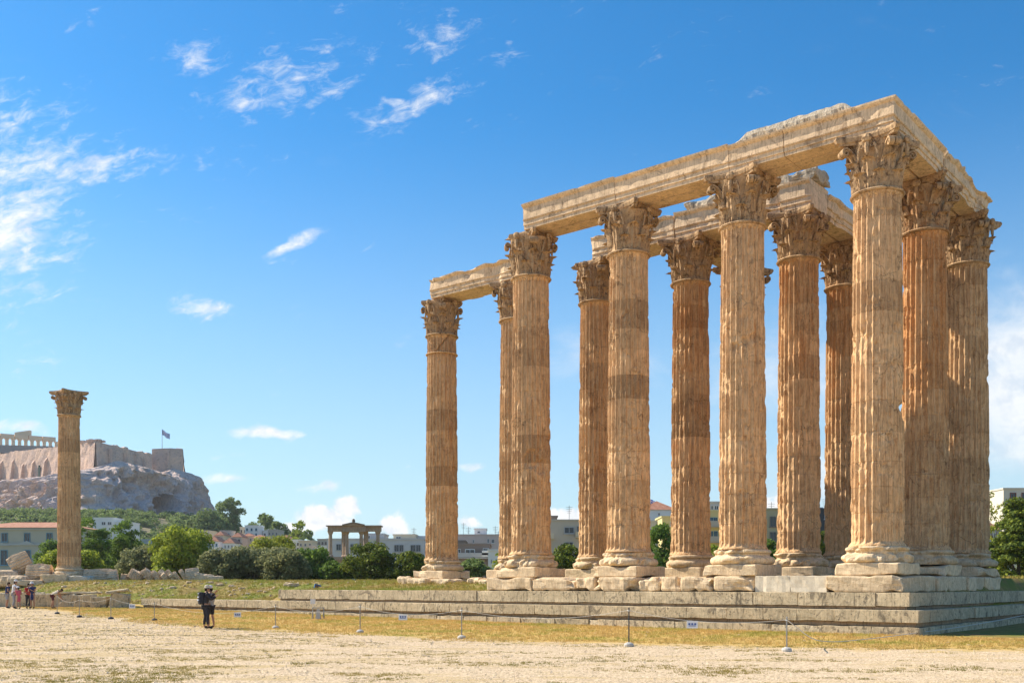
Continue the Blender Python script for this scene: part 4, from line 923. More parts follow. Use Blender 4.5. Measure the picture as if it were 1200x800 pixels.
def building(label, x0, x1, ytop, Y, depth, wall, wins=(), roof=None, group=None, zb=None, shutters=None, cornice=True, rz=0.0, roofh=1.6, extra=None, cat='building', over=.35):
    """wins: list of (px0, px1, py0, py1)"""
    a = pxw(x0, ytop, Y); b = pxw(x1, ytop, Y); cx = (a[0]+b[0])/2; w = b[0]-a[0]; zt = a[2]; zb = zb if zb is not None else (1.0 if Y < 260 else float(hill_z(cx, Y))-2)
    zb = min(zb, zt-2)
    t = thing('building', label, cat, (cx, Y, 0), rz, group)
    mb = MB(); mb.box((0, depth/2, (zb+zt)/2), (w, depth, zt-zb)); 
    mb.build('wall', wall, t)
    if cornice and roof is None:
        mb = MB(); mb.box((0, depth/2, zt+.14), (w+.3, depth+.3, .28)); mb.build('cornice', wall, t)
    if roof is not None:
        o = over; W2, D2 = w/2+o, depth/2+o; V = [(-W2, -o, zt+.02), (W2, -o, zt+.02), (W2, depth+o, zt+.02), (-W2, depth+o, zt+.02), (-W2+min(D2, W2)*.9, depth/2-.01, zt+roofh), (W2-min(D2, W2)*.9, depth/2+.01, zt+roofh)]
        if W2 < D2: V[4] = (-.01, -o+W2*.9, zt+roofh); V[5] = (.01, depth+o-W2*.9, zt+roofh)
        if W2 < D2: m_ = mesh('roof', V, np.array([[1, 2, 5, 4], [3, 0, 4, 5], [3, 2, 1, 0]]), np.array([[0, 1, 4], [2, 3, 5]]))
        else: m_ = mesh('roof', V, np.array([[0, 1, 5, 4], [2, 3, 4, 5], [3, 2, 1, 0]]), np.array([[1, 2, 5], [3, 0, 4]]))
        obj('roof', m_, roof, t)
    for (p0, p1, q0, q1) in wins:
        c0 = pxw(p0, q1, Y); c1 = pxw(p1, q0, Y); wx = c1[0]-c0[0]; hz = c1[2]-c0[2]; mx = (c0[0]+c1[0])/2-cx; mz = (c0[2]+c1[2])/2
        fr = max(.06, wx*.07); mb = MB()
        for sx in (-1, 1): mb.box((mx+sx*(wx/2-fr/2), -.07, mz), (fr, .14, hz))
        for sz in (-1, 1): mb.box((mx, -.066, mz+sz*(hz/2-fr/2)), (wx-2*fr, .12, fr))
        mb.box((mx, -.05, mz), (fr*.7, .07, hz-2*fr)); mb.box((mx, -.12, mz-hz/2-.06), (wx+.2, .24, .12))
        wn = mb.build('window', shutters if shutters else white, t)
        mb = MB(); mb.box((mx, -.01, mz), (wx-2*fr, .03, hz-2*fr)); mb.build('pane', M['glass'], wn)
    if extra: extra(t, cx, Y, zt)
    return t
def railing(t, cx, Y, p0, p1, q, h=1.0, dep=1.1, m=None):
    a = pxw(p0, q, Y); b = pxw(p1, q, Y); mb = MB(); w = b[0]-a[0]; mb.box(((a[0]+b[0])/2-cx, -dep/2, a[2]), (w, dep, .18)); bal = mb.build('balcony', m or white, t)
    mb = MB(); mb.box(((a[0]+b[0])/2-cx, -dep+.05, a[2]+h*.55), (w, .06, h*.8)); mb.build('parapet', m or white, bal)
def antenna(label, px, yt, yb, Y):
    a = pxw(px, yb, Y); b = pxw(px, yt, Y); mb = MB(); mb.tube([a, b], .05, 5)
    for k in range(4): z = b[2]-.3-k*.35; mb.tube([(a[0]-.6+.08*k, a[1], z), (a[0]+.6-.08*k, a[1], z)], .03, 4)
    t = mb.build('antenna', M['metal']); tag(t, label, 'antenna', 'rooftop antennas')
# neoclassical building at left
def neo(t, cx, Y, zt):
    for (c, q0, q1) in ((3, 639, 663), (32, 637, 663), (60, 639, 663)):
        p0 = pxw(c-10, q0, Y); p1 = pxw(c+10, q0-3.5, Y); mb = MB()
        mb.add([(p0[0]-cx, -.35, p0[2]), (p1[0]-cx, -.35, p0[2]), ((p0[0]+p1[0])/2-cx, -.35, p1[2]), (p0[0]-cx, .0, p0[2]), (p1[0]-cx, .0, p0[2]), ((p0[0]+p1[0])/2-cx, .0, p1[2])], [[0, 3, 4, 1], [1, 4, 5, 2], [2, 5, 3, 0]], [[0, 1, 2]]); mb.build('window_pediment', P('blue_grey_trim', (.42, .46, .46)), t)
    for q in (619.5, 637.5):
        a = pxw(0, q, Y); mb = MB(); mb.box((0, -.14, a[2]), (pxw(90, q, Y)[0]-pxw(-40, q, Y)[0], .3, .35)); mb.build('string_course', P('blue_grey_trim', 0), t)
building('pale neoclassical building with blue shutters and red tiled roof, behind the solitary column', -40, 90, 618, 205, 14, P('pale_ochre_plaster', (.42, .43, .36)),
  [(c-3.6, c+3.6, 624, 634.5) for c in (-24, 5.5, 32, 58, 80)]+[(c-4.2, c+4.2, 644, 662) for c in (-24, 5, 32, 60, 80)], roof=M['tiles'], shutters=bluep, extra=neo, roofh=1.5, over=.7)
bw = building('white modern house with stepped flat roofs among trees below the rock', 109, 134, 607, 340, 9, white, [(119, 124, 611, 615), (126, 131, 611, 615)], zb=14)
building('lower white annexe right of the white modern house', 134.5, 152, 612, 336, 9, white, [(138, 142, 616, 620)], zb=12)
building('grey blue low flat roof seen between the trees left of the big round tree', 166, 190, 633, 220, 9, P('blue_grey_roof', (.35, .42, .47)), [(170, 174, 636, 639)], zb=4)
# hillside houses
rs = random.Random(21); hs = [
 (196, 209, 629, 300), (206, 216, 624, 330), (214, 227, 633, 290), (222, 233, 624, 335), (228, 240, 630, 305), (236, 246, 622, 345), (243, 256, 634, 285), (252, 262, 627, 315), (258, 270, 622, 340), (262, 274, 636, 280),
 (272, 283, 629, 300), (281, 293, 618, 350), (287, 303, 616, 345), (284, 296, 628, 310), (296, 310, 630, 300), (308, 318, 622, 350), (314, 326, 621, 340), (328, 340, 631, 300), (336, 352, 633, 270), (350, 366, 634, 265), (362, 374, 640, 250), (372, 386, 640, 248), (372, 384, 632, 300), (300, 312, 636, 270)]
wl = [white, cream, pink, white, beige, cream]; wn_ = ['white', 'cream', 'pinkish', 'bright white', 'beige', 'pale cream']
where = ['by the big round tree', 'behind the leftmost houses', 'low at the left of the cluster', 'high at the left of the cluster', 'in the left part of the cluster', 'high below the tree mass', 'low in the cluster', 'in the middle of the cluster', 'high in the middle of the cluster', 'lowest in the middle',
 'right of the lowest house', 'high, under the skyline tree', 'tall, with arched rows of windows', 'below the tall one', 'right of the tall one', 'under the second skyline tree', 'under the bright skyline tree', 'above the yellow green tree', 'right of the yellow green tree', 'long and low near the small arch', 'partly hidden by the dark glossy tree', 'immediately left of the small arch', 'behind the one beside the arch', 'low, behind the yellow green tree']
for k, (x0, x1, yt, Y) in enumerate(hs):
    red = k in (0, 2, 4, 6, 7, 9, 10, 13, 14, 17, 23); nw = 2 if x1-x0 < 12 else 3
    wins = [(x0+(x1-x0)*(q+.28)/nw, x0+(x1-x0)*(q+.68)/nw, yt+2.6, yt+5.6) for q in range(nw)]
    if x1-x0 > 11: wins += [(a, b, c+6, d+6.5) for a, b, c, d in wins]
    building(f"{wn_[k%6]} hillside house {'with a red tiled roof' if red else 'with a flat roof'}, {where[k]}", x0, x1, yt, Y, rs.uniform(6, 9), wl[k % 6], wins, roof=M['tiles'] if red else None, group='houses on the hillside below the rock', shutters=rs.choice([brown, bluep, grey]), rz=0, roofh=rs.uniform(1.0, 1.6), zb=float(hill_z((x0-CX)*Y/F, Y))-6, cat='house')
# buildings behind the arch
building('long white two storey block with dark window bands behind the small arch', 383, 497, 632, 215, 14, P('offwhite_plaster', (.55, .55, .55)), [(394, 400, 637, 644.5), (410.5, 415, 637, 645), (416, 421, 637, 645), (429, 434, 637, 645), (462, 467.5, 638, 646), (468, 473, 638, 646), (481, 487, 638, 646), (487.5, 493, 638, 646), (449, 452, 637, 641)], shutters=grey)
building('cream penthouse with a red edge on the white block', 461, 487, 627, 222, 8, cream, [(464, 470, 628.3, 631.6)], zb=9)
building('grey roof room behind the right end of the small arch', 428, 450, 626, 224, 8, grey, [(429, 434, 627, 631.5)], zb=9)
building('small white roof room at the right end of the white block', 486, 500, 629, 226, 6, white, [(488, 490, 630, 632)], zb=9)
building('dark narrow building right of the white block, behind the far left column', 498, 545, 634, 225, 10, brown, [(500, 503, 637, 641)])
building('brown balcony house seen between the two far left columns', 532, 574, 638, 190, 12, brown, [(545, 556.5, 643, 650.5), (534, 540, 643, 649), (566, 573, 642, 645)], extra=lambda t, cx, Y, z: (railing(t, cx, Y, 532, 573, 653.5, m=grey), railing(t, cx, Y, 565, 575, 651, m=white)))
building('pale pink flat roofed house on the skyline between the far left columns', 536, 586, 627, 240, 10, pink, [(571, 573.5, 631, 636), (576, 579.5, 631.5, 636), (554, 556, 632, 636)])
building('small white rooftop hut with one dark window on the pink house', 556, 570, 620, 244, 5, white, [(559.5, 562.5, 622, 624.5)], zb=10)
building('bright white low house left of the columns footing with thin dark windows', 572, 600, 645, 180, 10, white, [(575, 577, 655, 660), (581, 583, 655, 660)])
building('beige apartment block with dark windows between the left columns', 636, 700, 610, 185, 14, beige, [(661, 673, 617, 625), (662, 672, 634.5, 640), (676, 682, 616, 626)], extra=lambda t, cx, Y, z: (railing(t, cx, Y, 674, 684, 629, m=cream), railing(t, cx, Y, 640, 649, 631, m=cream)), shutters=grey)
building('low dark lift room on the beige apartment block', 646, 653, 605.5, 190, 3, brown, [], zb=10)
building('white house with a red hipped roof below the striped flag', 752, 792, 597, 205, 12, white, [(771, 773.5, 600.5, 604)], roof=M['tiles'], roofh=2.0)
building('pale grey block under the red hipped roof', 755, 784, 611, 188, 8, P('pale_grey_plaster', (.5, .5, .48)), [(761, 764, 619, 626), (768, 771.5, 619, 626)])
building('yellow ochre house right of the red hipped roof', 776, 800, 606, 182, 8, yellow, [(785, 790, 611, 616)])
building('yellow apartment block with balconies seen right of the dark orange column', 826, 856, 599, 170, 12, yellow, [(832, 835.5, 606, 615), (836, 840.5, 606, 615), (832, 835.5, 622, 632), (836.5, 841, 622, 632)], extra=lambda t, cx, Y, z: (railing(t, cx, Y, 828, 846, 617, m=beige), railing(t, cx, Y, 828, 846, 635, m=beige)), shutters=bluep)
building('glazed grey penthouse on the yellow apartment block', 828, 848, 589, 178, 8, grey, [(832, 836, 592, 597), (837, 842, 592, 597)], zb=12)
building('khaki apartment block with two stacked windows', 886, 926, 597, 165, 12, khaki, [(902, 909.5, 605, 617), (902, 909.5, 623, 635)], shutters=brown)
building('narrow dark building seen right of the eroded column', 955, 985, 597, 175, 10, P('dark_facade', (.07, .075, .08)), [(966, 970, 602, 608)])
building('grey strip of building beside the narrow dark one', 948, 963.5, 596, 178, 8, grey, [(958, 961, 602, 610)])
building('white villa with red shutters above the conifers at the right edge', 1176, 1240, 573, 190, 12, P('villa_plaster', (.66, .60, .50)), [(1183.5, 1190.5, 577, 587), (1197, 1204, 577, 587), (1183.5, 1190.5, 592, 600)], shutters=redsh, extra=lambda t, cx, Y, z: railing(t, cx, Y, 1192, 1210, 594, .8, 1.2, white))
building('small house with a red roof among the trees at the right edge', 1150, 1174, 620, 160, 7, grey, [(1164, 1168, 624, 630)], roof=M['tiles'], roofh=1.3)
for (lb, px, yt, yb, Y) in (('thin antenna left of the rooftop hut', 543, 612, 628, 240), ('antenna with crossbars beside the rooftop hut', 549, 617, 628, 238), ('antenna behind the rooftop hut at right', 580.5, 616, 628, 238), ('antenna on the beige apartment block', 667, 592, 611, 186), ('antenna on the narrow dark building', 967, 583, 598, 176), ('antenna above the khaki block', 904, 588, 598, 168), ('antenna above the white block behind the arch', 485, 618, 630, 224), ('short antenna right of the rooftop hut', 584, 622, 629, 236)):
    antenna(lb, px, yt, yb, Y)
# ------------------------------------------------------------------ Roman arch
def build_arch():
    m = stone('arch_marble', pale=(.44, .33, .24), orange=(.34, .2, .12), grey=(.14, .105, .085), streak=False, amt=.4); Y = 150.0
    t = thing('roman_arch', 'small two tier marble arch with thin columns and a pediment, behind the pine trees', 'arch', (0, 0, 0)); k = Y/F
    def bx(nm, x0, x1, y0, y1, d0=0, d1=1.6, par=t):
        a = pxw(x0, y1, Y); b = pxw(x1, y0, Y); mb = MB(); mb.box(((a[0]+b[0])/2, Y+(d0+d1)/2, (a[2]+b[2])/2), (b[0]-a[0], d1-d0, b[2]-a[2])); return mb.build(nm, m, par, color=(.3, .4, .95))
    bx('attic_floor', 383, 447, 652, 656, -.3, 2.2)
    for x0, x1 in ((384, 401), (430, 447)): bx('pier', x0, x1, 656, 700, 0, 2.0)
    n = 12; mb = MB(); cx_ = 415.5; rad = 14.5
    for q in range(n):
        a0, a1 = math.pi*q/n, math.pi*(q+1)/n
        for_pts = [pxw(cx_+rad*math.cos(a), 671-rad*math.sin(a), Y) for a in (a0, a1)]; tp = [pxw(cx_+rad*math.cos(a)*1.0, 656, Y) for a in (a0, a1)]
        V = [(p[0], y, p[2]) for y in (Y, Y+2) for p in (for_pts[0], for_pts[1], tp[1], tp[0])]; mb.add(V, [[0, 3, 2, 1], [4, 5, 6, 7], [0, 1, 5, 4]])
    mb.build('arch_ring', m, t, color=(.3, .4, .95))
    for x in (386.8, 402.2, 406.0, 423.0, 427.0, 442.5):
        a = pxw(x, 652, Y); b = pxw(x, 622, Y); mb = MB(); r = .29
        mb.lathe([(r*1.5, a[2]), (r*1.5, a[2]+.2), (r, a[2]+.3), (r*.88, b[2]-.5), (r*1.1, b[2]-.4), (r*1.6, b[2])], 10, (a[0], Y+.3+(.6 if x in (402.2, 427.0) else 0), 0)); mb.build('column', m, t, color=(.3, .4, 1))
    for x in (401, 428): bx('pier', x-1.9, x+1.9, 622, 652, .9, 1.6)
    bx('entablature', 384, 404, 616.5, 622, -.1, 1.6); bx('entablature', 425, 445.5, 616.5, 622, -.1, 1.6); bx('entablature', 401.2, 429, 616, 623, -.45, 1.4)
    bx('cornice', 382.5, 403.0, 615.3, 616.6, -.5, 1.9); bx('cornice', 427, 447, 615.3, 616.6, -.5, 1.9)
    a = pxw(402.0, 616, Y); b = pxw(428.2, 616, Y); c = pxw(415.1, 613.2, Y)
    mb = MB(); V = [(a[0], Y-.75, a[2]), (b[0], Y-.75, b[2]), (c[0], Y-.75, c[2]), (a[0], Y+1.6, a[2]), (b[0], Y+1.6, b[2]), (c[0], Y+1.6, c[2])]; mb.add(V, [[0, 3, 4, 1], [1, 4, 5, 2], [2, 5, 3, 0]], [[0, 1, 2], [3, 5, 4]]); mb.build('pediment', m, t, color=(.3, .4, .95))
    mb = MB()
    for (p, q) in ((a, c), (c, b)):
        d = np.array([q[0]-p[0], 0, q[2]-p[2]]); L = np.linalg.norm(d); an = math.atan2(d[2], d[0]); mb.box(((p[0]+q[0])/2, Y-.75, (p[2]+q[2])/2+.1), (L, .3, .2), rot=(0, -an, 0))
    mb.build('raking_cornice', m, t, color=(.3, .5, .7)); mb = MB(); mb._sph((c[0], Y-.6, c[2]+.35), (.25, .25, .35), 6, 5); mb.build('finial', m, t, color=(.3, .6, .6))
build_arch()
#PART3
# ------------------------------------------------------------------ fallen drums and blocks
def place(px, Y): x = (px-CX)*Y/F; return x, Y, float(ground_z(x, Y))
CF = (.3, .35, 1.0)
def fallen_drum(label, px, Y, r, h, tilt, rz, seed, group='fallen drums beside the solitary column', lift=0.0, chip=.25):
    n = len(ANG); zz = np.linspace(0, h, 6); TT, ZZ = np.meshgrid(ANG, zz); rr = r+0*TT; P = np.stack([np.cos(TT)*rr, np.sin(TT)*rr, ZZ+seed*3], -1)
    ns = fbm(P*1.8, 3, 3); nf = fbm(P*6, 2, 5); w = smooth(.62-chip*.6, .8-chip*.5, ns); rr = rr-.07*np.broadcast_to(FD, TT.shape)*(1-.6*w)-w*(.05+.22*nf); rr[[0, -1]] -= .03
    V = np.stack([np.cos(TT)*rr, np.sin(TT)*rr, ZZ-h/2+(nf-.5)*.08], -1).reshape(-1, 3)
    me = mesh('drum', V, grid_faces(n, 6, True), np.arange(n)[::-1], np.arange(n)+5*n)
    x, y, z = place(px, Y); rot = Euler((0, R(tilt), R(rz)), 'XYZ'); Mx = np.array(rot.to_matrix()); low = (V@Mx.T)[:, 2].min()
    o = obj('fallen_drum', me, M['rubble_stone'], None, (x, y, z-low-.04+lift), rot, color=CF); tag(o, label, 'column drum', group)
def stone_thing(label, name, px, Y, dims, rz, seed, cat='stone block', group=None, m='rubble_stone', chip=.3, rnd=.1, tilt=(0, 0), lift=-.05, seg=(7, 5, 4), amp=.05, col=CF):
    x, y, z = place(px, Y); me = rough_box(*dims, seed, seg, amp, rnd, chip, name=name)
    o = obj(name, me, M[m], None, (x, y, z+lift), (R(tilt[0]), R(tilt[1]), R(rz)), color=col); return tag(o, label, cat, group)
Yp = 87.5
stone_thing('big irregular lump of marble at the far left edge of the fallen pieces', 'stone_block', 7, Yp, (2.6, 2.0, 1.5), 10, 301, rnd=.4, group='fallen pieces around the solitary column')
fallen_drum('tilted fallen drum resting highest at far left, behind the group of visitors', 24, Yp+.6, .95, 1.7, 62, 25, 302, lift=.55)
stone_thing('rounded broken marble chunk below the tilted drum at far left', 'stone_block', 19, Yp-1.0, (2.3, 1.8, 1.0), -12, 303, rnd=.4, group='fallen pieces around the solitary column')
fallen_drum('drum lying on its side between the tilted drum and the solitary column', 47, Yp, .85, 1.9, 90, 8, 304)
stone_thing('low flat slab in front of the drum left of the solitary column', 'stone_block', 36, Yp-1.6, (2.2, .9, .5), 4, 305, group='fallen pieces around the solitary column')
p0 = uv2w(13*S, S)
for (lb, px, Y, d, zt, sd_, m_) in (('pale footing block under the left half of the solitary column', 66, 86.3, (2.3, 1.4, .72), 0, 306, 'plinth'), ('grey footing slab under the right half of the solitary column', 94, 86.5, (1.9, 1.4, .60), 0, 307, 'new_marble'), ('small broken footing stone left of the solitary column base', 52.5, 86.6, (.7, .7, .6), 0, 308, 'plinth')):
    stone_thing(lb, 'footing_block', px, Y, d, 0, sd_, m=m_, chip=.15, rnd=.06, lift=-.12, group='footing blocks of the solitary column')
for (lb, px, Y, r, h, tl, rz, s_) in (('fallen drum lying against the right side of the solitary column', 101, 88.6, .92, 1.1, 88, 12, 310), ('long fallen drum right of the solitary column with a pale broken end', 116, 88.0, .90, 2.2, 88, 6, 311), ('fallen drum on edge showing a pale round face, ending the first run', 133, 88.0, .92, .75, 84, 15, 312)):
    fallen_drum(lb, px, Y, r, h, tl, rz, s_, lift=-(2*r-1.15))
sl = [(146, 1.2, .42, 20), (160, 1.25, .80, 38), (174, 1.1, .84, 50), (184, .7, .75, 56), (193, .7, .80, 58), (201, .55, .78, 62), (208, .55, .74, 62), (216, .6, .80, 66)]
nmz = ['nearly flat slab of drum, first after the gap', 'leaning drum slice with a bright upper face', 'leaning drum slice, third after the gap', 'narrow leaning drum slice, fourth in the tilted run', 'narrow leaning drum slice in the middle of the tilted run', 'thin leaning drum slice, sixth in the tilted run', 'thin leaning drum slice, seventh in the tilted run', 'leaning drum slice leaning on the large upright one']
for k, (px, h, r, tl) in enumerate(sl): fallen_drum(nmz[k]+' right of the solitary column', px, 88.0, r*.86, h*.62, tl-8, 5+k*2, 320+k, lift=-.12, chip=.15)
fallen_drum('largest upright fallen drum with dark face, near the right end of the tilted run', 226, 88.2, .85, 1.1, 84, 14, 330, lift=-.45)
for k, px in enumerate((236, 244.5, 252)):
    stone_thing(['pale rough stone just right of the largest upright drum', 'small pale stone, middle one at the right end of the fallen run', 'last low grey stone at the right end of the fallen run'][k], 'stone_block', px, 88.0, (1.0-.1*k+(.6 if k == 2 else 0), .9, .8-.12*k), 10*k, 340+k, rnd=.3, group='fallen pieces around the solitary column')
# loose wall blocks at the foot of the bank
gB = 'loose wall blocks below the bank'
for (lb, px, Y, d, rz, s_) in (('long grey wall block at the left edge behind the visitors', -2, 70, (2.4, 1.2, 1.0), 4, 350), ('grey wall block behind the boy in red and the woman in navy', 33, 69.5, (1.9, 1.2, 1.05), 2, 351), ('cracked pale wall block behind the bending visitor', 53, 69.0, (1.35, 1.1, .95), 5, 352), ('wall block between the bending visitor and the second rope post', 70, 68.8, (1.3, 1.1, .95), 2, 353), ('bright fronted wall block in front of the solitary column', 83, 68.3, (1.15, 1.1, .95), -3, 354), ('darker wall block right of the bright fronted one', 96, 68.0, (.95, 1.1, .9), 4, 355), ('pale wall block in the middle of the loose row', 106, 67.6, (.75, 1.1, .9), 2, 356), ('low dark sided wall block left of the leaning slab', 119.5, 67.0, (1.1, 1.1, .78), -4, 357)):
    stone_thing(lb, 'stone_block', px, Y, d, rz, s_, m='step', chip=.12, rnd=.05, group=gB, amp=.03)
stone_thing('thin flat slab lying across the top of the pale loose blocks', 'stone_slab', 90, 68.4, (3.0, 1.1, .14), 2, 358, m='step', chip=.1, rnd=.04, lift=.90, group=gB)
stone_thing('tall wall block leaning at the right end of the loose row', 'stone_block', 139.5, 66.6, (1.2, 1.1, 1.0), 16, 359, m='step', chip=.15, rnd=.06, tilt=(0, 7), group=gB)
stone_thing('slab tipped on top of the leaning wall block', 'stone_slab', 138, 66.6, (1.35, 1.2, .2), 16, 360, m='step', chip=.1, rnd=.05, tilt=(0, -9), lift=.97, group=gB)
# stones on the bank
rs = random.Random(33); sp = [('near the head of the backpacker', 236, 684), ('just right of the backpacker', 258, 686), ('highest on the bank', 222, 683), ('below the big round tree', 203, 689), ('near the top of the bank below the olive bushes', 271, 687), ('alone in the green grass', 283, 690), ('low on the bank', 291, 696), ('brightest, flat, left of the blue floodlight', 344, 687), ('beside the flattest bright one', 337, 686), ('just above the end of the upper step', 322, 689), ('by the end of the upper step', 312, 694), ('left of the end of the upper step', 304, 693),
 ('in front of the solitary column', 75, 688), ('right of the solitary column on the slope', 112, 684), ('above the leaning wall block', 142, 684), ('left of the dark hollow', 158, 686), ('above the dark hollow', 174, 684), ('above the loose row, left', 40, 688), ('behind the heads of the visitors', 22, 683), ('above the left end of the lower step', 190, 692), ('small and round near the ridge', 247, 683), ('right of the backpack', 252, 693)]
for k, (w_, px, py) in enumerate(sp):
    # find where this pixel meets the bank
    Yv = np.linspace(60, 90, 400); xx = (px-CX)*Yv/F; zz = ground_z(xx, Yv); pyv = HZ+F*(EYE-zz)/Yv; hit = np.where(pyv <= py)[0]; Y = float(Yv[hit[0]]) if len(hit) else 80.
    s_ = rs.uniform(.18, .32)*(1.5 if 'bright' in w_ else 1)
    stone_thing('loose stone on the bank, '+w_, 'loose_stone', px, Y, (s_*1.5, s_, s_*.6), rs.uniform(-40, 40), 400+k, rnd=.12, seg=(3, 3, 2), chip=.3, cat='stone', group='loose stones on the grassy bank', lift=-.04)
def scree():
    r = np.random.default_rng(4); mb = MB(); base = rough_box(1, .8, .5, 5, (1, 1, 1), .1, .3, .2); n0 = len(base.vertices); V0 = np.zeros(n0*3); base.vertices.foreach_get('co', V0); V0 = V0.reshape(-1, 3); Q0 = np.array([list(p.vertices) for p in base.polygons])
    Vs = []; Qs = []; n = 0
    for k in range(900):
        if k < 520: u = r.uniform(34, 78); v = r.uniform(-1.5, 7)
        else: u = r.uniform(-6, 76); v = r.uniform(-8, -2.4) 
        p = uv2w(u, v); z = float(ground_z(p[0], p[1])); s = r.uniform(.06, .2) if k < 520 else r.uniform(.03, .09)
        a = r.uniform(0, 6.28); ca, sa = math.cos(a), math.sin(a); V = V0*s*r.uniform(.6, 1.4, 3); V = V@np.array([[ca, sa, 0], [-sa, ca, 0], [0, 0, 1]]); Vs.append(V+[p[0], p[1], z-.02]); Qs.append(Q0+n); n += n0
    tag(obj('scattered_rubble', mesh('scattered_rubble', np.concatenate(Vs), np.concatenate(Qs)), M['rubble_stone'], color=CF), 'small rubble scattered over the bank and the foot of the steps', 'rubble', kind='stuff')
scree()
# ------------------------------------------------------------------ grass and pebbles
def blades(name, n, region, hmin, hmax, wid, m, seed, label, clump=5):
    r = np.random.default_rng(seed); k = n//clump; px, py = region(r, k); z = ground_z(px, py)
    x = np.repeat(px, clump)+r.normal(size=k*clump)*.05; y = np.repeat(py, clump)+r.normal(size=k*clump)*.05; z = np.repeat(z, clump)-.01; m_ = len(x)
    h = r.uniform(hmin, hmax, m_); a = r.uniform(0, 6.28, m_); ln = r.uniform(.2, .9, m_)*h; b = r.uniform(0, 6.28, m_)
    V = np.zeros((m_, 3, 3)); V[:, 0] = np.stack([x-np.cos(a)*wid, y-np.sin(a)*wid, z], 1); V[:, 1] = np.stack([x+np.cos(a)*wid, y+np.sin(a)*wid, z], 1); V[:, 2] = np.stack([x+np.cos(b)*ln, y+np.sin(b)*ln, z+h], 1)
    tag(obj(name, mesh(name, V.reshape(-1, 3), np.arange(m_*3).reshape(-1, 3)), m), label, 'grass', kind='stuff')
def grassm(name, c1, c2, c3):
    def f(g):
        pos = g.n('ShaderNodeNewGeometry').outputs['Position']; c = g.mix(g.mr(g.noise(pos, .35, 5, .6, .3), .44, .64), c1, c2); c = g.mix(g.mr(g.noise(pos, 5, 2, .6), .45, .75, 0, .7), c, c3)
        return g.n('ShaderNodeMixShader', None, i0=.3, i1=principled(g, c, .9, spec=.05), i2=g.n('ShaderNodeBsdfTranslucent', None, Color=c).outputs[0]).outputs[0]
    return mat(name, f)
GD = grassm('dry_grass_blades', (.56, .38, .13), (.36, .34, .07), (.72, .54, .25)); GG = grassm('green_grass_blades', (.36, .27, .08), (.24, .29, .04), (.46, .40, .14))
def reg_dry(r, k):
    X = []; Y = []
    while sum(map(len, X)) < k:
        u = r.uniform(-8, 80, k*2); v = -2.35-22*r.random(k*2)**1.4; p = J0[None]+A_[None]*u[:, None]+B_[None]*v[:, None]; e = p[:, 1]-gravel_edge(p[:, 0]); e2 = e+(fbm(np.stack([p[:, 0]*.5, p[:, 1]*.5, 0*u], -1), 4, 2)-.5)*9
        ok = (e2 > 0)&(np.abs(p[:, 0]/p[:, 1]) < .56)
        X.append(p[ok, 0]); Y.append(p[ok, 1])
    return np.concatenate(X)[:k], np.concatenate(Y)[:k]
def reg_bank(r, k):
    u = r.uniform(18.5, 100, k); v = -1.5+14*r.random(k)**1.3; v = np.where(u < 35, np.maximum(v, -.6), v); p = J0[None]+A_[None]*u[:, None]+B_[None]*v[:, None]; return p[:, 0], p[:, 1]
def reg_right(r, k):
    u = r.uniform(-1.0, 16, k); v = r.uniform(13.5, 40, k); p = J0[None]+A_[None]*u[:, None]+B_[None]*v[:, None]; return p[:, 0], p[:, 1]
def reg_weeds(r, k):
    X = []; Y = []
    while sum(map(len, X)) < k:
        y = 17+50*r.random(k*3)**1.3; x = r.uniform(-.55, .55, k*3)*y; n = fbm(np.stack([x*.45, y*1.1, 0*x], -1), 5, 8)+.07*smooth(2, -14, x)-.02; ok = (y < gravel_edge(x)+2)&(n > .53+.16*r.random(k*3)); X.append(x[ok]); Y.append(y[ok])
    return np.concatenate(X)[:k], np.concatenate(Y)[:k]
blades('dry_grass', 150000, reg_dry, .03, .10, .012, GD, 1, 'short sun bleached grass between the gravel and the steps', 6)
blades('bank_grass', 90000, reg_bank, .05, .20, .02, GG, 2, 'green and yellow grass on the bank and terrace behind the steps', 6)
blades('terrace_grass', 16000, reg_right, .06, .22, .025, GG, 3, 'grass on the terrace to the right of the rightmost column', 6)
GW = grassm('weed_blades', (.30, .24, .06), (.20, .19, .04), (.42, .33, .10))
blades('gravel_weeds', 90000, reg_weeds, .015, .045, .009, GW, 4, 'sparse dry weeds growing through the gravel', 18)
